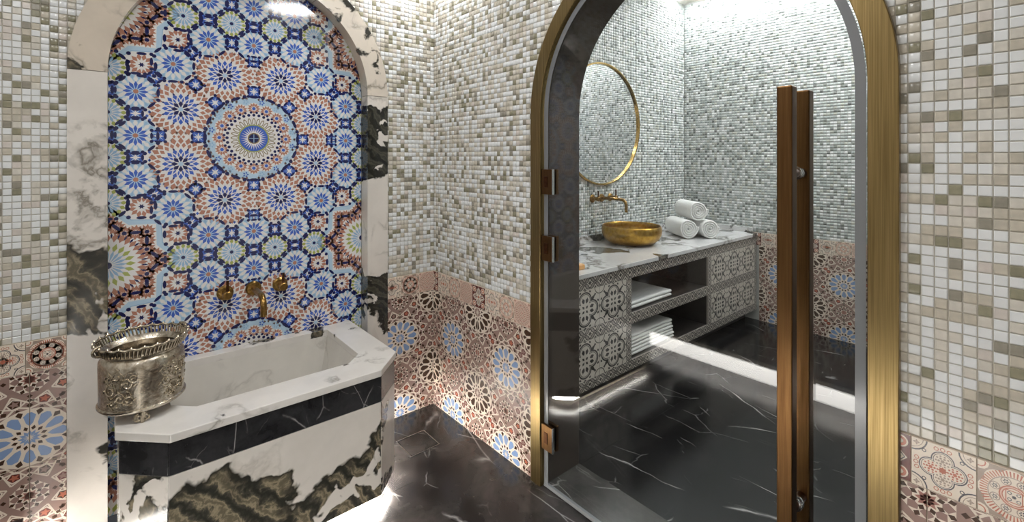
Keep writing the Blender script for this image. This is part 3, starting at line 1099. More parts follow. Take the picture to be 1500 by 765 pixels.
def z_square(x, y, rot=0.0):
    q = 0.0235
    s = disc(x, y, q * 1.42, ZB, 2, 4, PI / 4 + rot)
    s += kites(x, y, 4, 0.003, 0.010, q * 0.8, 0.0036, ZW, 3, rot)
    s += kites(x, y, 4, 0.003, 0.010, q * 1.0, 0.002, ZP, 3, PI / 4 + rot)
    s += disc(x, y, 0.008, ZW, 4, 8)
    for k in range(4):
        a = rot + k * PI / 2
        px, py = pol(x, y, q, a)
        s += pill(px, py, a + PI / 2, 0.027, 0.0095, ZN, 6)
        px, py = pol(x, y, q * 1.42, a + PI / 4)
        s += disc(px, py, 0.007, ZN, 6, 8, PI / 8)
    return s


def z_brown(x, y):
    s = disc(x, y, 0.05, ZW, 1, 8, PI / 8)
    s += kites(x, y, 12, 0.018, 0.032, 0.047, 0.0085, ZR, 2, PI / 12)
    s += kites(x, y, 6, 0.0, 0.005, 0.012, 0.003, ZN, 3)
    for k in range(4):
        a = PI / 4 + k * PI / 2
        px, py = pol(x, y, 0.06, a)
        s += disc(px, py, 0.0082, ZN, 5, 8)
        px, py = pol(x, y, 0.047, k * PI / 2)
        s += pill(px, py, k * PI / 2 + PI / 2, 0.034, 0.0125, ZN, 5)
    return s


def z_flower(x, y, rot=0.0):
    s = disc(x, y, 0.112, ZW, 1, 24)
    s += kites(x, y, 24, 0.087, 0.1, 0.117, 0.0105, ZR, 2, rot)
    s += kites(x, y, 24, 0.07, 0.082, 0.094, 0.008, ZR, 2, rot + PI / 24)
    s += kites(x, y, 8, 0.062, 0.066, 0.076, 0.0042, ZN, 3, rot + PI / 8)
    s += kites(x, y, 16, 0.042, 0.056, 0.068, 0.0082, ZB, 3, rot)
    s += kites(x, y, 16, 0.026, 0.04, 0.054, 0.004, ZB, 3, rot + PI / 16)
    s += kites(x, y, 8, 0.008, 0.024, 0.036, 0.0085, ZN, 4, rot)
    s += disc(x, y, 0.01, ZP, 5, 8)
    return s


def z_center(x, y):
    s = disc(x, y, 0.198, ZP, 1, 16, PI / 16)
    for k in range(16):
        a = k * PI / 8
        p = pol(x, y, 0.197, a)
        s += pill(*p, a + PI / 2, 0.042, 0.014, ZN, 5)
        s += disc(*pol(x, y, 0.199, a + PI / 16), 0.009, ZN, 5, 8)
    s += disc(x, y, 0.158, ZW, 2, 32)
    for k in range(16):
        p = pol(x, y, 0.142, k * PI / 8)
        s += disc(*p, 0.028, ZW, 2.5, 12)
        s += kites(*p, 12, 0.008, 0.018, 0.029, 0.005, ZR, 3, k * PI / 8)
        s += disc(*p, 0.008, ZB, 4, 8)
        p = pol(x, y, 0.175, k * PI / 8 + PI / 16)
        s += kites(*p, 5, 0.003, 0.008, 0.014, 0.004, ZB if k % 2 else ZS, 3)
    s += disc(x, y, 0.119, ZW, 4.2, 32)
    for k in range(32):
        s += disc(*pol(x, y, 0.111, k * PI / 16), 0.0072, ZN, 5, 7)
        s += disc(*pol(x, y, 0.1235, k * PI / 16 + PI / 32), 0.0062, ZN, 5, 7)
    for k in range(28):
        a = k * PI / 14
        s += pill(*pol(x, y, 0.079, a), a, 0.036, 0.0145, ZO, 5)
        s += pill(*pol(x, y, 0.079, a), a, 0.026, 0.008, ZW, 6)
    s += disc(x, y, 0.066, ZG, 5.5, 32) + disc(x, y, 0.061, ZB, 6.5, 32)
    s += kites(x, y, 28, 0.02, 0.032, 0.056, 0.0026, ZW, 7)
    s += disc(x, y, 0.03, ZW, 7.5, 24) + disc(x, y, 0.026, ZO, 8, 24) + disc(x, y, 0.021, ZN, 8.5, 20)
    s += line(x - 0.02, y, x + 0.02, y, 0.003, ZS, 9) + line(x, y - 0.02, x, y + 0.02, 0.003, ZS, 9)
    return s


def star8(x, y, r0, r1, rot=0.0):
    return [pol(x, y, r0 if k % 2 == 0 else r1, rot + k * PI / 8) for k in range(16)]


def z_corner(x, y):
    s = [(star8(x, y, 0.246, 0.196), ZS, 0.6), (star8(x, y, 0.242, 0.192), ZP, 1), (star8(x, y, 0.222, 0.172), ZW, 1.5)]
    pts = star8(x, y, 0.178, 0.136)
    for k in range(16):
        p, q = pts[k], pts[(k + 1) % 16]
        for t in (0.0, 0.5):
            c = (p[0] + (q[0] - p[0]) * t, p[1] + (q[1] - p[1]) * t)
            s += kites(*c, 12, 0.006, 0.02, 0.033, 0.0062, ZR, 2, k)
        s += disc(*p, 0.0085, ZN, 4, 8)
        s += pill((p[0] + q[0]) / 2, (p[1] + q[1]) / 2, math.atan2(q[1] - p[1], q[0] - p[0]), 0.036, 0.0135, ZN, 4)
    s += kites(x, y, 32, 0.094, 0.112, 0.13, 0.0095, ZR, 2.2) + kites(x, y, 32, 0.106, 0.12, 0.132, 0.004, ZN, 2.3, PI / 32)
    s += disc(x, y, 0.088, ZW, 2.5, 24)
    s += kites(x, y, 20, 0.052, 0.072, 0.09, 0.0085, ZG, 3)
    s += kites(x, y, 20, 0.014, 0.044, 0.062, 0.0052, ZS, 4)
    s += disc(x, y, 0.014, ZN, 5, 10)
    return s


def sym(x, y):
    out = set()
    for a, c in ((x, y), (y, x)):
        for sx in (-1, 1):
            for sy in (-1, 1):
                out.add((round(a * sx, 4) + 0.0, round(c * sy, 4) + 0.0))
    return sorted(out)


ELEM = []    # (kind, x, y, builder)
for oz in (-2 * H, 0.0, 2 * H):
    def put_e(kind, pts, fn):
        for x, y in pts:
            ELEM.append((kind, x, y + oz, fn))
    put_e('centre_medallion', [(0, 0)], z_center)
    put_e('pale_rosette', sym(0, 0.442) + sym(0.184, 0.441) + sym(0.314, 0.314), z_pale)
    put_e('green_rosette', [p for p in sym(0.0925, 0.53) + sym(0.278, 0.53) if p[1] < 0.52 or True], z_green)
    put_e('flower_rosette', sym(0.1195, 0.2865), z_flower)
    put_e('brown_rosette', sym(0.297, 0.422), z_brown)
    put_e('corner_star', sym(0.53, 0.53), z_corner)
    put_e('square_motif', sym(0.092, 0.442) + sym(0, 0.365) + sym(0, 0.222) + sym(0, 0.53) + sym(0.185, 0.53), z_square)
    put_e('diamond_motif', sym(0.158, 0.158) + sym(0.232, 0.232) + sym(0.249, 0.378), lambda x, y: z_square(x, y, PI / 4))
# drop doubles on the repeat lines
seen = set(); tmp = []
for e in ELEM:
    k = (e[0], round(e[1], 3), round(e[2], 3))
    if k not in seen:
        seen.add(k); tmp.append(e)
ELEM = tmp

AW = [(x - NX, z - ZCZ) for x, z in arch_path(NR - 0.001, NZ, 0.002, 40, NX)]
if area(AW) < 0:
    AW = AW[::-1]
panel = thing('mosaic_panel', 'blue white and brown geometric mosaic panel of rosettes filling the arched niche', 'mosaic panel', (NX, YA + ND, 0), ROT_A)
pb = MB().prism([(p[0], p[1] + ZCZ) for p in AW], -0.012, 0.0).build('panel_base', [Z_WHITE], panel)
RAD = dict(centre_medallion=0.21, pale_rosette=0.09, green_rosette=0.078, flower_rosette=0.12, brown_rosette=0.07, corner_star=0.26, square_motif=0.045, diamond_motif=0.045)
_zc = {}


def inside(x, y, r):
    for i in range(len(AW)):
        a, c = AW[i], AW[(i + 1) % len(AW)]
        ex, ey = c[0] - a[0], c[1] - a[1]
        L = math.hypot(ex, ey)
        if L < 1e-6:
            continue
        d = (ex * (y - a[1]) - ey * (x - a[0])) / L
        if d < r:
            return False if d > -r else None
    return True


for kind, x, y, fn in ELEM:
    if y + ZCZ < -0.1:
        continue
    st = inside(x, y, RAD[kind])
    if st is None:
        continue
    if st:
        if kind not in _zc:
            m_ = MB()
            for poly, c, l in fn(0, 0):
                m_.add([(p[0], p[1], 0.0001 + 0.0001 * l) for p in (poly if area(poly) > 0 else poly[::-1])], [tuple(range(len(poly)))], c)
            _zc[kind] = m_.mesh(kind, ZM)
        me = _zc[kind]
    else:
        m_ = MB()
        win = [(p[0] - x, p[1] - y) for p in AW]
        for poly, c, l in fn(0, 0):
            if area(poly) < 0:
                poly = poly[::-1]
            q = clip(poly, win)
            if len(q) > 2 and area(q) > 1e-8:
                m_.add([(p[0], p[1], 0.0001 + 0.0001 * l) for p in q], [tuple(range(len(q)))], c)
        if not m_.f:
            continue
        me = m_.mesh(kind, ZM)
    put(kind, me, panel, (x, y + ZCZ, 0.0))

# loose chips filling what the rosettes leave free
fill = MB()
rngf = random.Random(4)
st_ = 0.017
rows = int(2.6 / st_)
for j in range(rows):
    for i in range(int(1.08 / st_)):
        x = -0.54 + (i + 0.5 * (j % 2)) * st_; y = -ZCZ + j * st_
        if inside(x, y, 0.008) is not True:
            continue
        if any(math.hypot(x - ex, y - ey) < RAD[k] * (0.86 if k != 'corner_star' else 0.9) for k, ex, ey, _ in ELEM):
            continue
        r_ = math.hypot(x, ((y + H) % (2 * H)) - H)
        c = ZR if r_ < 0.40 else ZB
        fill.add([(x - 0.0062, y + ZCZ, 0.0002), (x, y - 0.0075 + ZCZ, 0.0002), (x + 0.0062, y + ZCZ, 0.0002), (x, y + 0.0075 + ZCZ, 0.0002)], [(0, 1, 2, 3)], c)
o = fill.build('mosaic_chips', ZM, panel)
o['kind'] = 'stuff'

# ------------------------------------------------------------------ carved marble basin below the niche
TX0, TX1, TY0, TY1, TC = 0.018, 0.980, 1.841, YA + ND - 0.004, 0.124
tub = thing('marble_basin', 'white and grey veined marble trough basin with black band below the mosaic niche', 'basin', (0, 0, 0))


def tub_poly(e, back=0.0):
    c = TC - e * 0.41
    return [(TX0 + e, TY1 - back), (TX0 + e, TY0 + TC - e * 0.41), (TX0 + TC - e * 0.41 + 0.0, TY0 + e), (TX1 - TC + e * 0.41, TY0 + e), (TX1 - e, TY0 + TC - e * 0.41), (TX1 - e, TY1 - back)]


ZB0, ZB1, ZB2, ZB3 = 0.055, 0.443, 0.552, 0.580


def panel_between(p, q, z0, z1, t, name, mat, gap_=0.0012):
    d = Vector((q[0] - p[0], q[1] - p[1])); L = d.length; d /= L
    nrm = Vector((-d.y, d.x))      # inwards
    a = Vector(p) + d * gap_; c = Vector(q) - d * gap_
    k = [a, c, c + nrm * t, a + nrm * t]
    return MB().prism([tuple(v) for v in k], z0, z1).build(name, [mat], tub, bevel=0.0012)


P0 = tub_poly(0.004)
for i in range(5):
    p, q = P0[i], P0[i + 1]
    panel_between(p, q, ZB0, ZB1 - 0.001, 0.03, 'lower_panel', M_TUBFRONT if i == 2 else M_TUBSIDE)
    panel_between(p, q, ZB1 + 0.001, ZB2 - 0.001, 0.03, 'black_band', M_BAND)
# core behind the panels, pale joints, recessed plinth
core = tub_poly(0.012)
IX0, IX1, IY0, IY1, IC = 0.165, 0.846, 1.987, 2.452, 0.070
hole = [(IX0, IY1), (IX0, IY0 + IC), (IX0 + IC, IY0), (IX1 - IC, IY0), (IX1, IY0 + IC), (IX1, IY1)]
cb = MB()
n = len(core)
for z0, z1, flip in ((ZB0 + 0.004, ZB2, False),):
    cb.prism(core, z0, z1, caps=False)
cb.add([(p[0], p[1], ZB0 + 0.004) for p in core], [tuple(range(n))])
cb.build('core', [plain('basin_joint', srgb(214, 208, 198), 0.5)], tub)
MB().prism(tub_poly(0.06), 0.0, ZB0 + 0.004).build('plinth', [plain('plinth_stone', srgb(206, 198, 184), 0.5)], tub)
# rim slab with the opening
rb = MB()
outer = tub_poly(-0.006)
outer[0] = (outer[0][0], TY1); outer[-1] = (outer[-1][0], TY1)


def ring_faces(b_, O, I, z, flip):
    for i in range(len(O)):
        j = (i + 1) % len(O)
        qd = [(O[i][0], O[i][1], z), (O[j][0], O[j][1], z), (I[j][0], I[j][1], z), (I[i][0], I[i][1], z)]
        b_.add(qd, [(3, 2, 1, 0) if flip else (0, 1, 2, 3)])


rb2_v = []
nO = len(outer)
rv = [(p[0], p[1], ZB2) for p in outer] + [(p[0], p[1], ZB3) for p in outer] + [(p[0], p[1], ZB3) for p in hole] + [(p[0], p[1], ZB2 - 0.004) for p in hole]
rf = []
for i in range(nO):
    j = (i + 1) % nO
    rf += [(i, j, nO + j, nO + i), (nO + i, nO + j, 2 * nO + j, 2 * nO + i), (2 * nO + i, 2 * nO + j, 3 * nO + j, 3 * nO + i), (3 * nO + i, 3 * nO + j, j, i)]
MB().add(rv, rf).build('rim', [M_RIM], tub, bevel=0.003, seg=2)
# bowl interior
inn = [(IX0 + 0.06, IY1 - 0.03), (IX0 + 0.06, IY0 + IC + 0.01), (IX0 + IC + 0.05, IY0 + 0.05), (IX1 - IC - 0.05, IY0 + 0.05), (IX1 - 0.06, IY0 + IC + 0.01), (IX1 - 0.06, IY1 - 0.03)]
bv = [(p[0], p[1], ZB2 - 0.002) for p in hole] + [(p[0], p[1], 0.24) for p in inn]
bf = [(i, (i + 1) % 6, 6 + (i + 1) % 6, 6 + i) for i in range(6)] + [tuple(range(6, 12))]
MB().add(bv, bf).build('bowl', [M_BASIN], tub)
MB().lathe([(0.0, 0.006), (0.024, 0.006), (0.028, 0.0)], 20, (0.5, 2.22, 0.24)).build('drain_plug', [M_TAP], tub, smooth=True)

# floor level LED strip under the basin
pl = tub_poly(0.035)
for i in (2, 3, 4):
    p, q = pl[i], pl[i + 1]
    d = Vector((q[0] - p[0], q[1] - p[1])); L = d.length; d /= L
    nr = Vector((-d.y, d.x))
    a, c = Vector(p) + d * 0.004, Vector(q) - d * 0.004
    MB().prism([tuple(v) for v in (a, c, c + nr * 0.012, a + nr * 0.012)], 0.038, 0.05).build('light_strip', [M_LED], tub)

# ------------------------------------------------------------------ wall taps over the basin
def wall_tap(loc, name, spout, label_h, label_s, gh, sx, L, drop, rr=0.012):
    """loc: wall point of the spout; out of the wall is -Y"""
    for s in (-1, 1):
        t = thing('tap_handle', label_h[0] if s < 0 else label_h[1], 'tap handle', (loc[0] + s * sx, loc[1], loc[2]))
        bb = MB()
        bb.lathe([(0.034, 0), (0.034, 0.006), (0.026, 0.014), (0.014, 0.016)], 28, cap0=True)
        o1 = bb.build('escutcheon', [M_TAP], t, (0, 0, 0), (PI / 2, 0, 0), auto=0.6)
        MB().lathe([(0.015, 0.012), (0.015, 0.052), (0.019, 0.054), (0.019, 0.07), (0.015, 0.074), (0.0, 0.074)], 24).build('stem', [M_TAP], t, (0, 0, 0), (PI / 2, 0, 0), auto=0.6)
        MB().tube([(0, -0.062, 0.0), (0, -0.062, 0.066)], 0.006, 10).build('lever', [M_BRONZE_D], t, auto=0.6)
    t = thing('wall_spout', label_s, 'tap', loc)
    MB().lathe([(0.034, 0), (0.034, 0.006), (0.028, 0.014), (0.013, 0.016)], 28, cap0=True).build('escutcheon', [M_TAP], t, (0, 0, 0), (PI / 2, 0, 0), auto=0.6)
    pts = [(0, -0.008, 0), (0, -(L - 0.05), 0)]
    for k in range(1, 9):
        a = k / 8 * PI / 2
        pts.append((0, -(L - 0.05) - 0.05 * math.sin(a), -0.05 + 0.05 * math.cos(a)))
    pts.append((0, -L, -drop))
    MB().tube(pts, rr, 16).build('spout', [M_TAP], t, auto=0.8)


wall_tap((0.521, YA + ND - 0.0015, 0.835), 'tap', True,
         ('aged brass tap handle on the mosaic panel, nearer the silver bucket', 'aged brass tap handle on the mosaic panel, nearer the corner of the room'),
         'curved aged brass spout over the marble basin', None, 0.117, 0.20, 0.085, 0.0135)
wall_tap((3.13, YC - 0.0035, 1.125), 'tap', True,
         ('dark brass tap handle below the round mirror, nearer the door opening', 'dark brass tap handle below the round mirror, nearer the towels'),
         'slim brass wall spout above the gold bowl', None, 0.115, 0.25, 0.10, 0.0125)

# ------------------------------------------------------------------ silver bucket
bk = thing('silver_bucket', 'engraved antique silver bucket with pierced gallery rim on the marble basin', 'bucket', (0.088, 2.092, ZB3))
prof = [(0.0, 0.03), (0.10, 0.03), (0.119, 0.036), (0.124, 0.042), (0.124, 0.047), (0.119, 0.05), (0.1185, 0.06), (0.119, 0.12), (0.12, 0.17), (0.119, 0.19), (0.112, 0.203), (0.107, 0.208), (0.108, 0.213), (0.119, 0.219), (0.122, 0.223),
        (0.119, 0.226), (0.114, 0.222), (0.104, 0.21), (0.108, 0.2), (0.114, 0.185), (0.114, 0.06), (0.1, 0.036), (0.0, 0.036)]
MB().lathe(prof, 64).build('body', [M_SILVER], bk, auto=0.7)
gal = MB()
for k in range(72):
    a = 2 * PI * k / 72
    p0, p1 = pol(0, 0, 0.1205, a), pol(0, 0, 0.1285, a + 0.03)
    gal.tube([(*p0, 0.222), (*p1, 0.246)], 0.0031, 6)
gal.build('pierced_gallery', [M_SILVERP], bk, auto=0.8)
rim = MB()
rim.tube([(*pol(0, 0, 0.130 + 0.0015 * math.sin(24 * t), t), 0.2495 + 0.0022 * math.cos(24 * t)) for t in [2 * PI * k / 144 for k in range(144)]], 0.0045, 8, closed=True)
for k in range(24):
    a = 2 * PI * k / 24
    rim.lathe([(0.0005, -0.005), (0.0045, 0), (0.0005, 0.005)], 8, (*pol(0, 0, 0.1315, a), 0.255))
rim.build('rim', [M_SILVERP], bk, auto=0.9)


def on_body(th, z, r=0.1205):
    return (r * math.cos(th), r * math.sin(th), z)


rs = random.Random(11)
for c0 in (-PI / 2 - 0.62, -PI / 2 + 0.75, PI / 2, 0.35):
    scr = MB()
    for (dt, zz, R_, turns, sg) in ((0.0, 0.16, 0.024, 1.8, 1), (0.22, 0.135, 0.02, 1.6, -1), (-0.2, 0.115, 0.022, 1.7, 1), (0.05, 0.09, 0.02, 1.5, -1), (-0.12, 0.075, 0.016, 1.5, 1), (0.25, 0.085, 0.017, 1.4, 1), (-0.26, 0.155, 0.016, 1.4, -1), (0.36, 0.155, 0.015, 1.4, 1)):
        pts, rad = [], []
        a0 = rs.uniform(0, 2 * PI)
        for k in range(26):
            t = k / 25
            r_ = R_ * (1 - 0.85 * t)
            a = a0 + sg * turns * 2 * PI * t
            pts.append(on_body(c0 + dt + r_ * math.cos(a) / 0.12, zz + r_ * math.sin(a), 0.1195))
            rad.append(0.0016 + 0.0022 * t)
        scr.tube(pts, rad, 6)
        for k in range(5):
            a = a0 + k * 1.2
            scr.tube([on_body(c0 + dt + R_ * math.cos(a) / 0.12, zz + R_ * math.sin(a)), on_body(c0 + dt + R_ * 1.35 * math.cos(a + 0.35) / 0.12, zz + R_ * 1.35 * math.sin(a + 0.35))], [0.003, 0.0008], 6)
    scr.build('scroll_relief', [M_SILVERP], bk, auto=0.9)
for a in (math.radians(-93), math.radians(18), math.radians(128)):
    f = MB()
    ca, sa = math.cos(a), math.sin(a)
    for s in (-1, 1):
        pts = []
        for k in range(18):
            t = k / 17
            r_ = 0.013 * (1 - 0.8 * t)
            an = PI / 2 + s * 1.5 * 2 * PI * t
            lx, lz = s * 0.010 + r_ * math.cos(an) * s, 0.017 + r_ * math.sin(an)
            pts.append((0.111 * ca - lx * sa, 0.111 * sa + lx * ca, lz))
        f.tube(pts, 0.0035, 6)
    f.tube([(0.111 * ca, 0.111 * sa, 0.0), (0.111 * ca, 0.111 * sa, 0.012), (0.108 * ca, 0.108 * sa, 0.034)], [0.006, 0.007, 0.009], 8)
    f.build('foot', [M_SILVERP], bk, auto=0.9)
for a in (math.radians(205), math.radians(25)):
    e = MB()
    pts = [(*pol(0, 0, 0.122 + 0.022 * math.sin(t), a), 0.226 + 0.017 * (1 - math.cos(t))) for t in [PI * k / 10 for k in range(11)]]
    e.tube(pts, 0.0045, 8)
    e.build('handle', [M_SILVERP], bk, auto=0.9)

# ------------------------------------------------------------------ floor drain
dr = thing('floor_drain', 'square floor drain with a steel edge set in the black floor', 'floor drain', (1.196, 2.149, 0))
h = 0.0815
ri_ = MB()
ri_.add([(sx * (h - e), sy * (h - e), z) for e, z in ((0, 0.0005), (0, 0.003), (0.004, 0.003), (0.004, 0.0005)) for sx, sy in ((-1, -1), (1, -1), (1, 1), (-1, 1))],
        [(j * 4 + i, j * 4 + (i + 1) % 4, (j + 1) * 4 + (i + 1) % 4, (j + 1) * 4 + i) for j in range(3) for i in range(4)])
ri_.build('steel_edge', [M_STEEL], dr)
MB().box(-h + 0.009, h - 0.009, -h + 0.009, h - 0.009, 0.0004, 0.0025).build('tile_insert', [M_FLOOR], dr, bevel=0.0008)

# ------------------------------------------------------------------ glass door
door = thing('door_1', 'frameless arched glass door with bronze hinges and long pull handles', 'door', (XB, DY, 0), ROT_B, kind='structure')
GR = DRI - 0.006
gp = arch_path(GR, DZ, 0.012, 48, 0.0)
if area(gp) < 0:
    gp = gp[::-1]
MB().prism(gp, -0.010, 0.0).build('glass_panel', [M_GLASS], door)
arch_ring(GR - 0.024, GR - 0.0005, DZ, 0.012, 0.0012, 0.003, 0.0, 48).build('edge_seal', [M_SEAL], door, auto=0.5)
MB().box(-GR, GR, 0.004, 0.018, -0.009, 0.004).build('bottom_seal', [M_SEAL], door)
for z in (1.350, 1.058, 0.229):
    hg = MB().box(-GR - 0.004, -GR + 0.062, z - 0.055, z + 0.055, 0.0035, 0.016).build('hinge', [M_BRONZE], door, bevel=0.0015)
    MB().box(-GR + 0.014, -GR + 0.036, z - 0.024, z + 0.024, 0.0162, 0.0185).build('hinge_pin_cover', [M_BRONZE_D], hg, bevel=0.001)
    MB().box(-GR + 0.0625, -GR + 0.0645, z - 0.055, z + 0.055, 0.0035, 0.016).build('hinge_lip', [M_STEEL], hg)
    MB().box(-GR - 0.004, -GR + 0.062, z - 0.055, z + 0.055, -0.026, -0.0105).build('hinge', [M_BRONZE], door, bevel=0.0015)
HX = DY - 0.497
for side, o0, o1 in ((1, 0.045, 0.083), (-1, -0.085, -0.047)):
    hd = MB().box(HX - 0.0195, HX + 0.0195, 0.26, 1.648, o0, o1).build('pull_handle', [M_BRONZE], door, bevel=0.004, seg=3)
    for z in (1.41, 0.48):
        oo = (0.0005, o0 + 0.002) if side > 0 else (o1 - 0.002, -0.0105)
        pbm = MB()
        pbm.lathe([(0.013, oo[0]), (0.013, oo[1])], 20, (HX, z, 0), cap0=True, cap1=True)
        pbm.build('standoff', [M_BRONZE_D], hd, auto=0.6)
        q = oo[0] if side > 0 else oo[1]
        MB().lathe([(0.0125, q - 0.001 * side), (0.018, q), (0.018, q + 0.004 * side), (0.0125, q + 0.005 * side)], 20, (HX, z, 0)).build('collar', [M_STEEL], hd, auto=0.6)

# ------------------------------------------------------------------ vanity
VY, VX0 = 1.82, XB2 + 0.01
VB, VT = 0.097, 0.757
van = thing('vanity_cabinet', 'vanity cabinet clad in black and white patterned tiles with open shelves', 'cabinet', (0, 0, 0))
SX0, SX1 = 2.556, 3.552
Z1, Z2, Z3, Z4 = 0.157, 0.388, 0.458, 0.686
b = MB()
b.box(VX0, SX0, VY + 0.012, YC - 0.004, VB, VT)
b.box(SX1, XD - 0.012, VY + 0.012, YC - 0.004, VB, VT)
b.build('cabinet_body', [M_DARKIN], van)
MB().box(SX0, SX1, VY + 0.012, YC - 0.004, VB, Z1 - 0.001).build('bottom_board', [M_DARKIN], van)
MB().box(SX0, SX1, VY + 0.012, YC - 0.004, Z2 + 0.001, Z3 - 0.001).build('shelf_board', [M_DARKIN], van)
MB().box(SX0, SX1, VY + 0.012, YC - 0.004, Z4 + 0.001, VT).build('top_board', [M_DARKIN], van)
MB().box(SX0, SX1, YC - 0.03, YC - 0.004, Z1, Z4).build('back_board', [M_DARKIN], van)
MB().box(VX0, XD - 0.012, VY + 0.10, YC - 0.01, 0.0, VB).build('plinth', [plain('plinth_dark', srgb(30, 29, 30), 0.4)], van)


def leaf_tile():
    s = []
    for r, c, l in ((0.225, 1, 1), (0.186, 0, 2)):
        for k in range(4):
            s += disc(*pol(0, 0, 0.225, k * PI / 2), r, c, l, 28)
        s += disc(0, 0, 0.2, c, l, 4, 0)
    for k in range(4):
        a = k * PI / 2
        x, y = pol(0, 0, 0.225, a)
        s += arc(x, y, 0.165, a - 2.1, a + 2.1, 0.016, 1, 3, 16)
        for e in (-1, 1):
            cx, cy = x + 0.06 * e * math.cos(a + PI / 2), y + 0.06 * e * math.sin(a + PI / 2)
            s += petals(cx, cy, 1, ((-0.075, 0), (-0.035, -0.035), (0.02, -0.05), (0.045, -0.02), (0.085, 0), (0.045, 0.02), (0.02, 0.05), (-0.035, 0.035)), 1, 4, a + e * 0.25)
        s += petals(0, 0, 1, ((0.03, 0), (0.08, -0.035), (0.135, 0), (0.08, 0.035)), 1, 4, a + PI / 4)
        s += petals(0, 0, 1, ((0.30, 0), (0.36, -0.045), (0.44, -0.02), (0.5, -0.03), (0.5, 0.03), (0.44, 0.02), (0.36, 0.045)), 1, 4, a + PI / 4)
        x, y = pol(0, 0, 0.5 * math.sqrt(2), a + PI / 4)
        s += arc(x, y, 0.17, a + PI / 4 + PI - 1.0, a + PI / 4 + PI + 1.0, 0.022, 1, 3, 12)
        s += petals(0, 0, 1, ((0.46, 0.0), (0.49, -0.05), (0.52, 0), (0.49, 0.05)), 1, 4, a)
        for e in (-1, 1):
            px, py = pol(0, 0, 0.47, a + e * 0.36)
            s += petals(px, py, 1, ((-0.04, 0), (0, -0.03), (0.05, 0), (0, 0.03)), 1, 4, a - e * 0.9)
    return s


LT = leaf_tile()
_lc = {}


def leaf_mesh(w, h_):
    k = (round(w, 4), round(h_, 4))
    if k not in _lc:
        sh = [([(p[0] * w + w / 2, p[1] * h_ + h_ / 2) for p in poly], c, l) for poly, c, l in LT]
        _lc[k] = printed(sh, rect(0.0005, w - 0.0005, 0.0005, h_ - 0.0005), 0, 2, 0.012, x0=0, y0=0).mesh('face_tile', EM)
    return _lc[k]


def ogee(w, h_):
    """border strip tile: dark ogee net on taupe"""
    s = [(rect(0, w, 0, h_), 2, 0.5)]
    n_ = max(1, round(w / h_ * 0.75))
    u = w / n_
    for k in range(n_ + 1):
        cx = k * u
        for cx_, cy_ in ((cx, 0), (cx + u / 2, h_ / 2), (cx, h_)):
            q = 0.5 * u; r = 0.5 * h_
            pts = [(cx_ - q * 0.92, cy_), (cx_ - q * 0.4, cy_ - r * 0.3), (cx_ - q * 0.12, cy_ - r * 0.9), (cx_ + q * 0.12, cy_ - r * 0.9), (cx_ + q * 0.4, cy_ - r * 0.3), (cx_ + q * 0.92, cy_), (cx_ + q * 0.4, cy_ + r * 0.3), (cx_ + q * 0.12, cy_ + r * 0.9), (cx_ - q * 0.12, cy_ + r * 0.9), (cx_ - q * 0.4, cy_ + r * 0.3)]
            s.append((pts, 1, 1))
            s.append(([(cx_ + (p[0] - cx_) * 0.72, cy_ + (p[1] - cy_) * 0.72) for p in pts], 0, 2))
            s.append(([(cx_ + (p[0] - cx_) * 0.4, cy_ + (p[1] - cy_) * 0.4) for p in pts], 1, 3))
    return s


_oc = {}


def strip_tiles(x0, x1, z0, z1, vertical=False):
    L = (z1 - z0) if vertical else (x1 - x0)
    n_ = max(1, round(L / 0.20))
    for k in range(n_):
        if vertical:
            w, h_ = x1 - x0, L / n_; p = (x0, VY + 0.012, z0 + k * h_)
        else:
            w, h_ = L / n_, z1 - z0; p = (x0 + k * w, VY + 0.012, z0)
        key = (round(w, 4), round(h_, 4))
        if key not in _oc:
            if vertical:
                sh = [([(q[1], q[0]) for q in poly], c, l) for poly, c, l in ogee(h_, w)]
            else:
                sh = ogee(w, h_)
            _oc[key] = printed(sh, rect(0.0004, w - 0.0004, 0.0004, h_ - 0.0004), 2, 2, 0.012, x0=0, y0=0).mesh('border_tile', EM)
        put('border_tile', _oc[key], van, p, ROT_A)


VS = 0.055
strip_tiles(VX0, XD - 0.012, Z4, VT)
strip_tiles(VX0, XD - 0.012, VB, Z1)
strip_tiles(VX0, XD - 0.012, Z2, Z3)
for xa in (SX0 - VS, SX1, XD - 0.012 - 0.045):
    for za, zb in ((Z1, Z2), (Z3, Z4)):
        strip_tiles(xa, xa + (VS if xa < 4 else 0.045), za, zb, True)
for xa, xb, n_ in ((VX0, SX0 - VS, 3), (SX1 + VS, XD - 0.012 - 0.045, 3)):
    w = (xb - xa) / n_
    for za, zb in ((Z1, Z2), (Z3, Z4)):
        for k in range(n_):
            put('face_tile', leaf_mesh(w, zb - za), van, (xa + k * w, VY + 0.012, za), ROT_A)

ct = thing('worktop', 'grey veined white marble worktop on the tiled vanity', 'worktop', (0, 0, 0))
CTZ = 0.785
MB().box(VX0, XD - 0.009, VY - 0.012, YC - 0.004, VT + 0.0005, CTZ).build('slab', [M_COUNTER], ct, bevel=0.003)
MB().box(VX0, XD - 0.009, YC - 0.026, YC - 0.004, CTZ, CTZ + 0.045).build('upstand', [M_COUNTER], None, bevel=0.002)
tag(bpy.data.objects['upstand'], 'long low marble upstand along the wall below the round mirror', 'upstand')
MB().box(XD - 0.032, XD - 0.009, VY + 0.03, YC - 0.027, CTZ, CTZ + 0.045).build('upstand', [M_COUNTER], None, bevel=0.002)
tag(bpy.data.objects['upstand.001'], 'short low marble upstand at the end of the worktop beyond the towels', 'upstand')

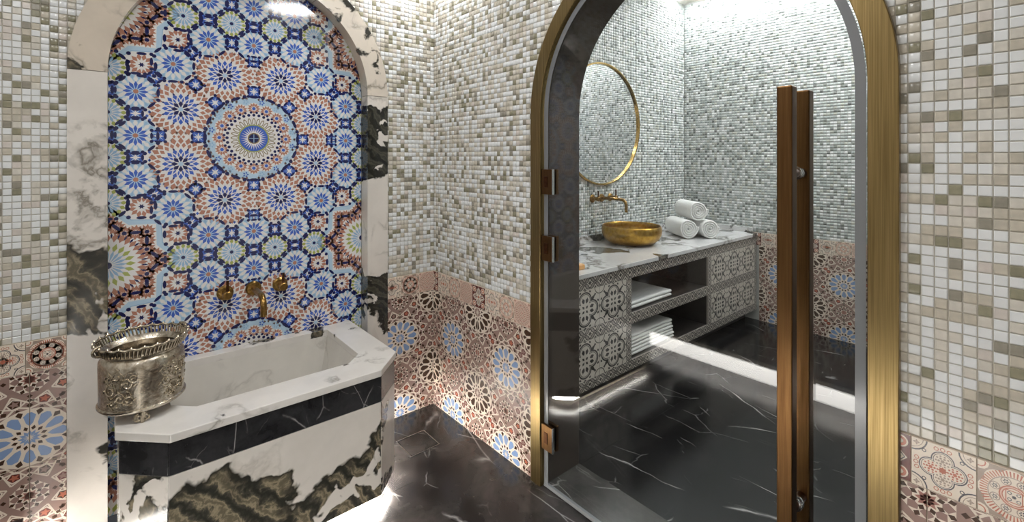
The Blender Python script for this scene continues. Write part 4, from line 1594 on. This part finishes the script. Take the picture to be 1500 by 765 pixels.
# gold bowl
bo = thing('vessel_sink', 'round gold metal bowl sink on the marble worktop', 'sink', (3.13, 2.229, CTZ))
MB().lathe([(0.0, 0.0), (0.13, 0.0), (0.175, 0.012), (0.21, 0.04), (0.229, 0.08), (0.232, 0.115), (0.228, 0.138), (0.221, 0.145), (0.214, 0.138), (0.217, 0.115), (0.212, 0.08), (0.19, 0.045), (0.15, 0.022), (0.0, 0.018)], 64).build('bowl', [M_BOWL], bo, auto=1.0)
MB().lathe([(0.0, 0.026), (0.022, 0.026), (0.03, 0.018)], 24).build('drain_plug', [M_TAP], bo, auto=0.8)

# mirror
mi_ = thing('round_mirror', 'large round mirror with a thin gold frame on the pale mosaic wall', 'mirror', (3.13, YC - 0.004, 1.742), ROT_A)
MB().lathe([(0.498, 0.0), (0.498, 0.012)], 96, cap0=True, cap1=True).build('mirror_glass', [M_MIRROR], mi_)
MB().lathe([(0.496, 0.0), (0.510, 0.0), (0.510, 0.026), (0.507, 0.029), (0.499, 0.029), (0.496, 0.026), (0.496, 0.012)], 96).build('frame', [M_GOLDWIRE], mi_, auto=0.6)


# towels
def spiral_roll(name, label, loc, r, L, rz, seed, group='rolled towels on the worktop'):
    t = thing(name, label, 'towel', loc, (0, 0, rz), group)
    rn = random.Random(seed)
    turns, n_ = 4.2, 110
    th_ = r / turns * 0.36
    pin, pout = [], []
    ph = rn.uniform(0, 6)
    for k in range(n_ + 1):
        u = k / n_
        a = -PI * 0.35 - ph * 0 + turns * 2 * PI * u
        rad = 0.006 + (r - 0.006 - th_) * u
        wob = 1 + 0.03 * math.sin(3 * a + ph)
        pin.append(((rad - th_) * wob * math.cos(a), (rad - th_) * wob * math.sin(a)))
        pout.append(((rad + th_) * wob * math.cos(a), (rad + th_) * wob * math.sin(a)))
    b_ = MB()
    ys = [0, 0.006, 0.02, L - 0.02, L - 0.006, L]
    ins = [0.55, 0.15, 0.0, 0.0, 0.15, 0.55]
    ringpts = []
    for yy, e in zip(ys, ins):
        row = []
        for p, q in zip(pin, pout):
            m_ = ((p[0] + q[0]) / 2, (p[1] + q[1]) / 2)
            row.append(((p[0] + (m_[0] - p[0]) * e, yy + rn.uniform(-0.0012, 0.0012), p[1] + (m_[1] - p[1]) * e + r), (q[0] + (m_[0] - q[0]) * e, yy, q[1] + (m_[1] - q[1]) * e + r)))
        ringpts.append(row)
    vs_ = [];
    for row in ringpts:
        for a, c in row:
            vs_ += [a, c]
    W = 2 * (n_ + 1)
    fs = []
    for j in range(len(ys) - 1):
        for k in range(n_):
            fs.append((j * W + 2 * k + 1, j * W + 2 * k + 3, (j + 1) * W + 2 * k + 3, (j + 1) * W + 2 * k + 1))
            fs.append((j * W + 2 * k + 2, j * W + 2 * k, (j + 1) * W + 2 * k, (j + 1) * W + 2 * k + 2))
        for k in (0, n_):
            fs.append((j * W + 2 * k, j * W + 2 * k + 1, (j + 1) * W + 2 * k + 1, (j + 1) * W + 2 * k))
    for j in (0, len(ys) - 1):
        for k in range(n_):
            fs.append((j * W + 2 * k, j * W + 2 * k + 2, j * W + 2 * k + 3, j * W + 2 * k + 1))
    b_.add(vs_, fs)
    b_.build('rolled_cloth', [M_TOWEL], t, auto=1.1)
    return t


RT = 0.086
T1 = (3.655, 2.035)
TRZ = math.radians(-36)
TDX = 2 * RT + 0.012
spiral_roll('rolled_towel', 'white rolled towel at the bottom of the pile, beside the gold bowl', (T1[0], T1[1], CTZ), RT, 0.32, TRZ, 1)
spiral_roll('rolled_towel', 'white rolled towel at the bottom of the pile, away from the gold bowl', (T1[0] + TDX * math.cos(TRZ), T1[1] + TDX * math.sin(TRZ), CTZ), RT * 0.98, 0.32, TRZ, 2)
spiral_roll('rolled_towel', 'white rolled towel lying on top of two others', (T1[0] + TDX / 2 * math.cos(TRZ) + 0.01, T1[1] + TDX / 2 * math.sin(TRZ) + 0.013, CTZ + 1.70 * RT), RT, 0.32, TRZ, 3)


def folded(label, x0, x1, y0, y1, z0, hgt, layers, seed):
    t = thing('folded_towel', label, 'towel', ((x0 + x1) / 2, (y0 + y1) / 2, z0), (0, 0, 0), 'folded towels on the vanity shelves')
    rn = random.Random(seed)
    lh = hgt / layers
    for k in range(layers):
        b_ = MB()
        w, d = (x1 - x0) / 2, (y1 - y0) / 2
        e = rn.uniform(-0.004, 0.004)
        n_ = 10
        # rounded fold towards the front (-Y)
        prof = [(d, 0.0006), (d, lh - 0.0006)]
        for i in range(n_ + 1):
            a = PI / 2 + PI * i / n_
            prof.append((-d + lh / 2 + e + math.cos(a) * lh / 2 * 1.0, lh / 2 + math.sin(a) * (lh / 2 - 0.0006)))
        m_ = len(prof)
        vs_ = []
        nx = 14
        for i in range(nx + 1):
            xx = -w + 2 * w * i / nx
            pinch = 1 - 0.18 * (abs(xx) / w) ** 8
            for (py, pz) in prof:
                vs_.append((xx, py + 0.002 * math.sin(9 * xx + k), lh / 2 + (pz - lh / 2) * pinch))
        fs = []
        for i in range(nx):
            for j in range(m_):
                j2 = (j + 1) % m_
                fs.append((i * m_ + j, (i + 1) * m_ + j, (i + 1) * m_ + j2, i * m_ + j2))
        fs += [tuple(range(m_)), tuple(reversed(range(nx * m_, (nx + 1) * m_)))]
        b_.add(vs_, fs)
        b_.build('cloth_fold', [M_TOWEL], t, (0, 0, k * lh), auto=1.0)


folded('white folded towel lying alone on the upper vanity shelf', 2.60, 3.10, 1.86, 2.24, Z3, 0.05, 2, 5)
for i, nm in enumerate(('bottom', 'middle', 'top')):
    folded('white folded towel on the lower vanity shelf, %s of the stack' % nm, 2.60, 3.12 - 0.012 * i, 1.855, 2.25, Z1 + i * 0.047, 0.047, 2, 9 + i)

# soap at the worktop edge beside the door opening
so = thing('soap_bar', 'small amber soap bar on the marble worktop beside the door opening', 'soap', (2.150, 1.900, CTZ))
MB().box(-0.028, 0.028, -0.02, 0.02, 0.0, 0.034).build('bar', [M_SOAP], so, bevel=0.009, seg=4)
MB().box(-0.019, 0.019, -0.012, 0.012, 0.034, 0.0355).build('pressed_panel', [plain('soap_pale', srgb(232, 190, 132), 0.5)], so)

# ------------------------------------------------------------------ raised step of the bathing room with its strip light
stp = thing('raised_step', 'low step with a pale riser given an added glow and dark marble top opposite the glass door', 'step', (0, 0, 0))
SXX = -0.235
MB().box(XL + 0.001, SXX, YF + 0.001, YA - 0.02, 0.145, 0.165).build('tread', [M_FLOOR], stp, bevel=0.002)
MB().box(XL + 0.001, SXX - 0.05, YF + 0.002, YA - 0.021, 0.0, 0.1449).build('riser', [emit('riser_added_glow', (1.0, 0.97, 0.92, 1), POWER_RISER)], stp)  # riser emits by itself, in place of strip light falling on it
MB().box(SXX - 0.007, SXX - 0.001, YF + 0.002, YA - 0.021, 0.118, 0.1449).build('added_lip', [plain('added_lip_stone', srgb(206, 198, 186), 0.4)], stp)  # lip added to hide the strip and hold back its upward light
o = MB().box(SXX - 0.022, SXX - 0.010, YF + 0.05, YA - 0.05, 0.132, 0.144).build('light_strip', [M_LED_STEP])
tag(o, 'glowing white strip light under the raised step', 'light strip')


# ------------------------------------------------------------------ round lamps added unseen to light the rooms, and ceiling slots
def added_ceiling_lamp(x, y, z, r, mat, label, grp):
    t = thing('added_ceiling_light', label, 'ceiling light', (x, y, z), group=grp)
    MB().lathe([(r + 0.02, 0.0), (r + 0.02, -0.03), (r, -0.03), (r, 0.0)], 40).build('rim', [M_BRASS], t, auto=0.6)
    MB().lathe([(r, -0.012), (0.0001, -0.024)], 40).build('diffuser', [mat], t, auto=0.9)


for x, y, w_ in ((1.16, 0.84, 'close to the glass door wall'), (0.2, 0.9, 'in the middle of the bathing room'), (-0.7, 1.3, 'above the raised step nearer the niche wall'), (-0.6, -0.3, 'above the raised step away from the niche')):  # unseen lamps added for light, the first set by the glint on the panel
    added_ceiling_lamp(x, y, HN, 0.20, M_ADDED_LAMP_N, 'unseen round opal ceiling light ' + w_, 'unseen round ceiling lights of the bathing room')
for x, y, w_ in ((2.5, 1.1, 'just inside the glass door of the vanity room'), (3.5, 1.1, 'near the far wall of the vanity room')):  # unseen lamps added so the vanity room is lit
    added_ceiling_lamp(x, y, HF, 0.18, M_ADDED_LAMP_F, 'unseen round opal ceiling light ' + w_, 'added round ceiling lights of the vanity room')
o = MB().box(XD - 0.27, XD - 0.20, YF2 + 0.05, YC - 0.04, HF - 0.012, HF - 0.001).build('ceiling_slot_light', [M_SLOT])
tag(o, 'long glowing slot light along the ceiling edge above the far mosaic wall', 'slot light')
o = MB().box(1.0, 1.36, YA - 0.30, YA - 0.24, HN - 0.012, HN - 0.001).build('ceiling_slot_light', [M_COVE])
tag(o, 'short glowing slot light at the ceiling corner beside the mosaic niche', 'slot light')
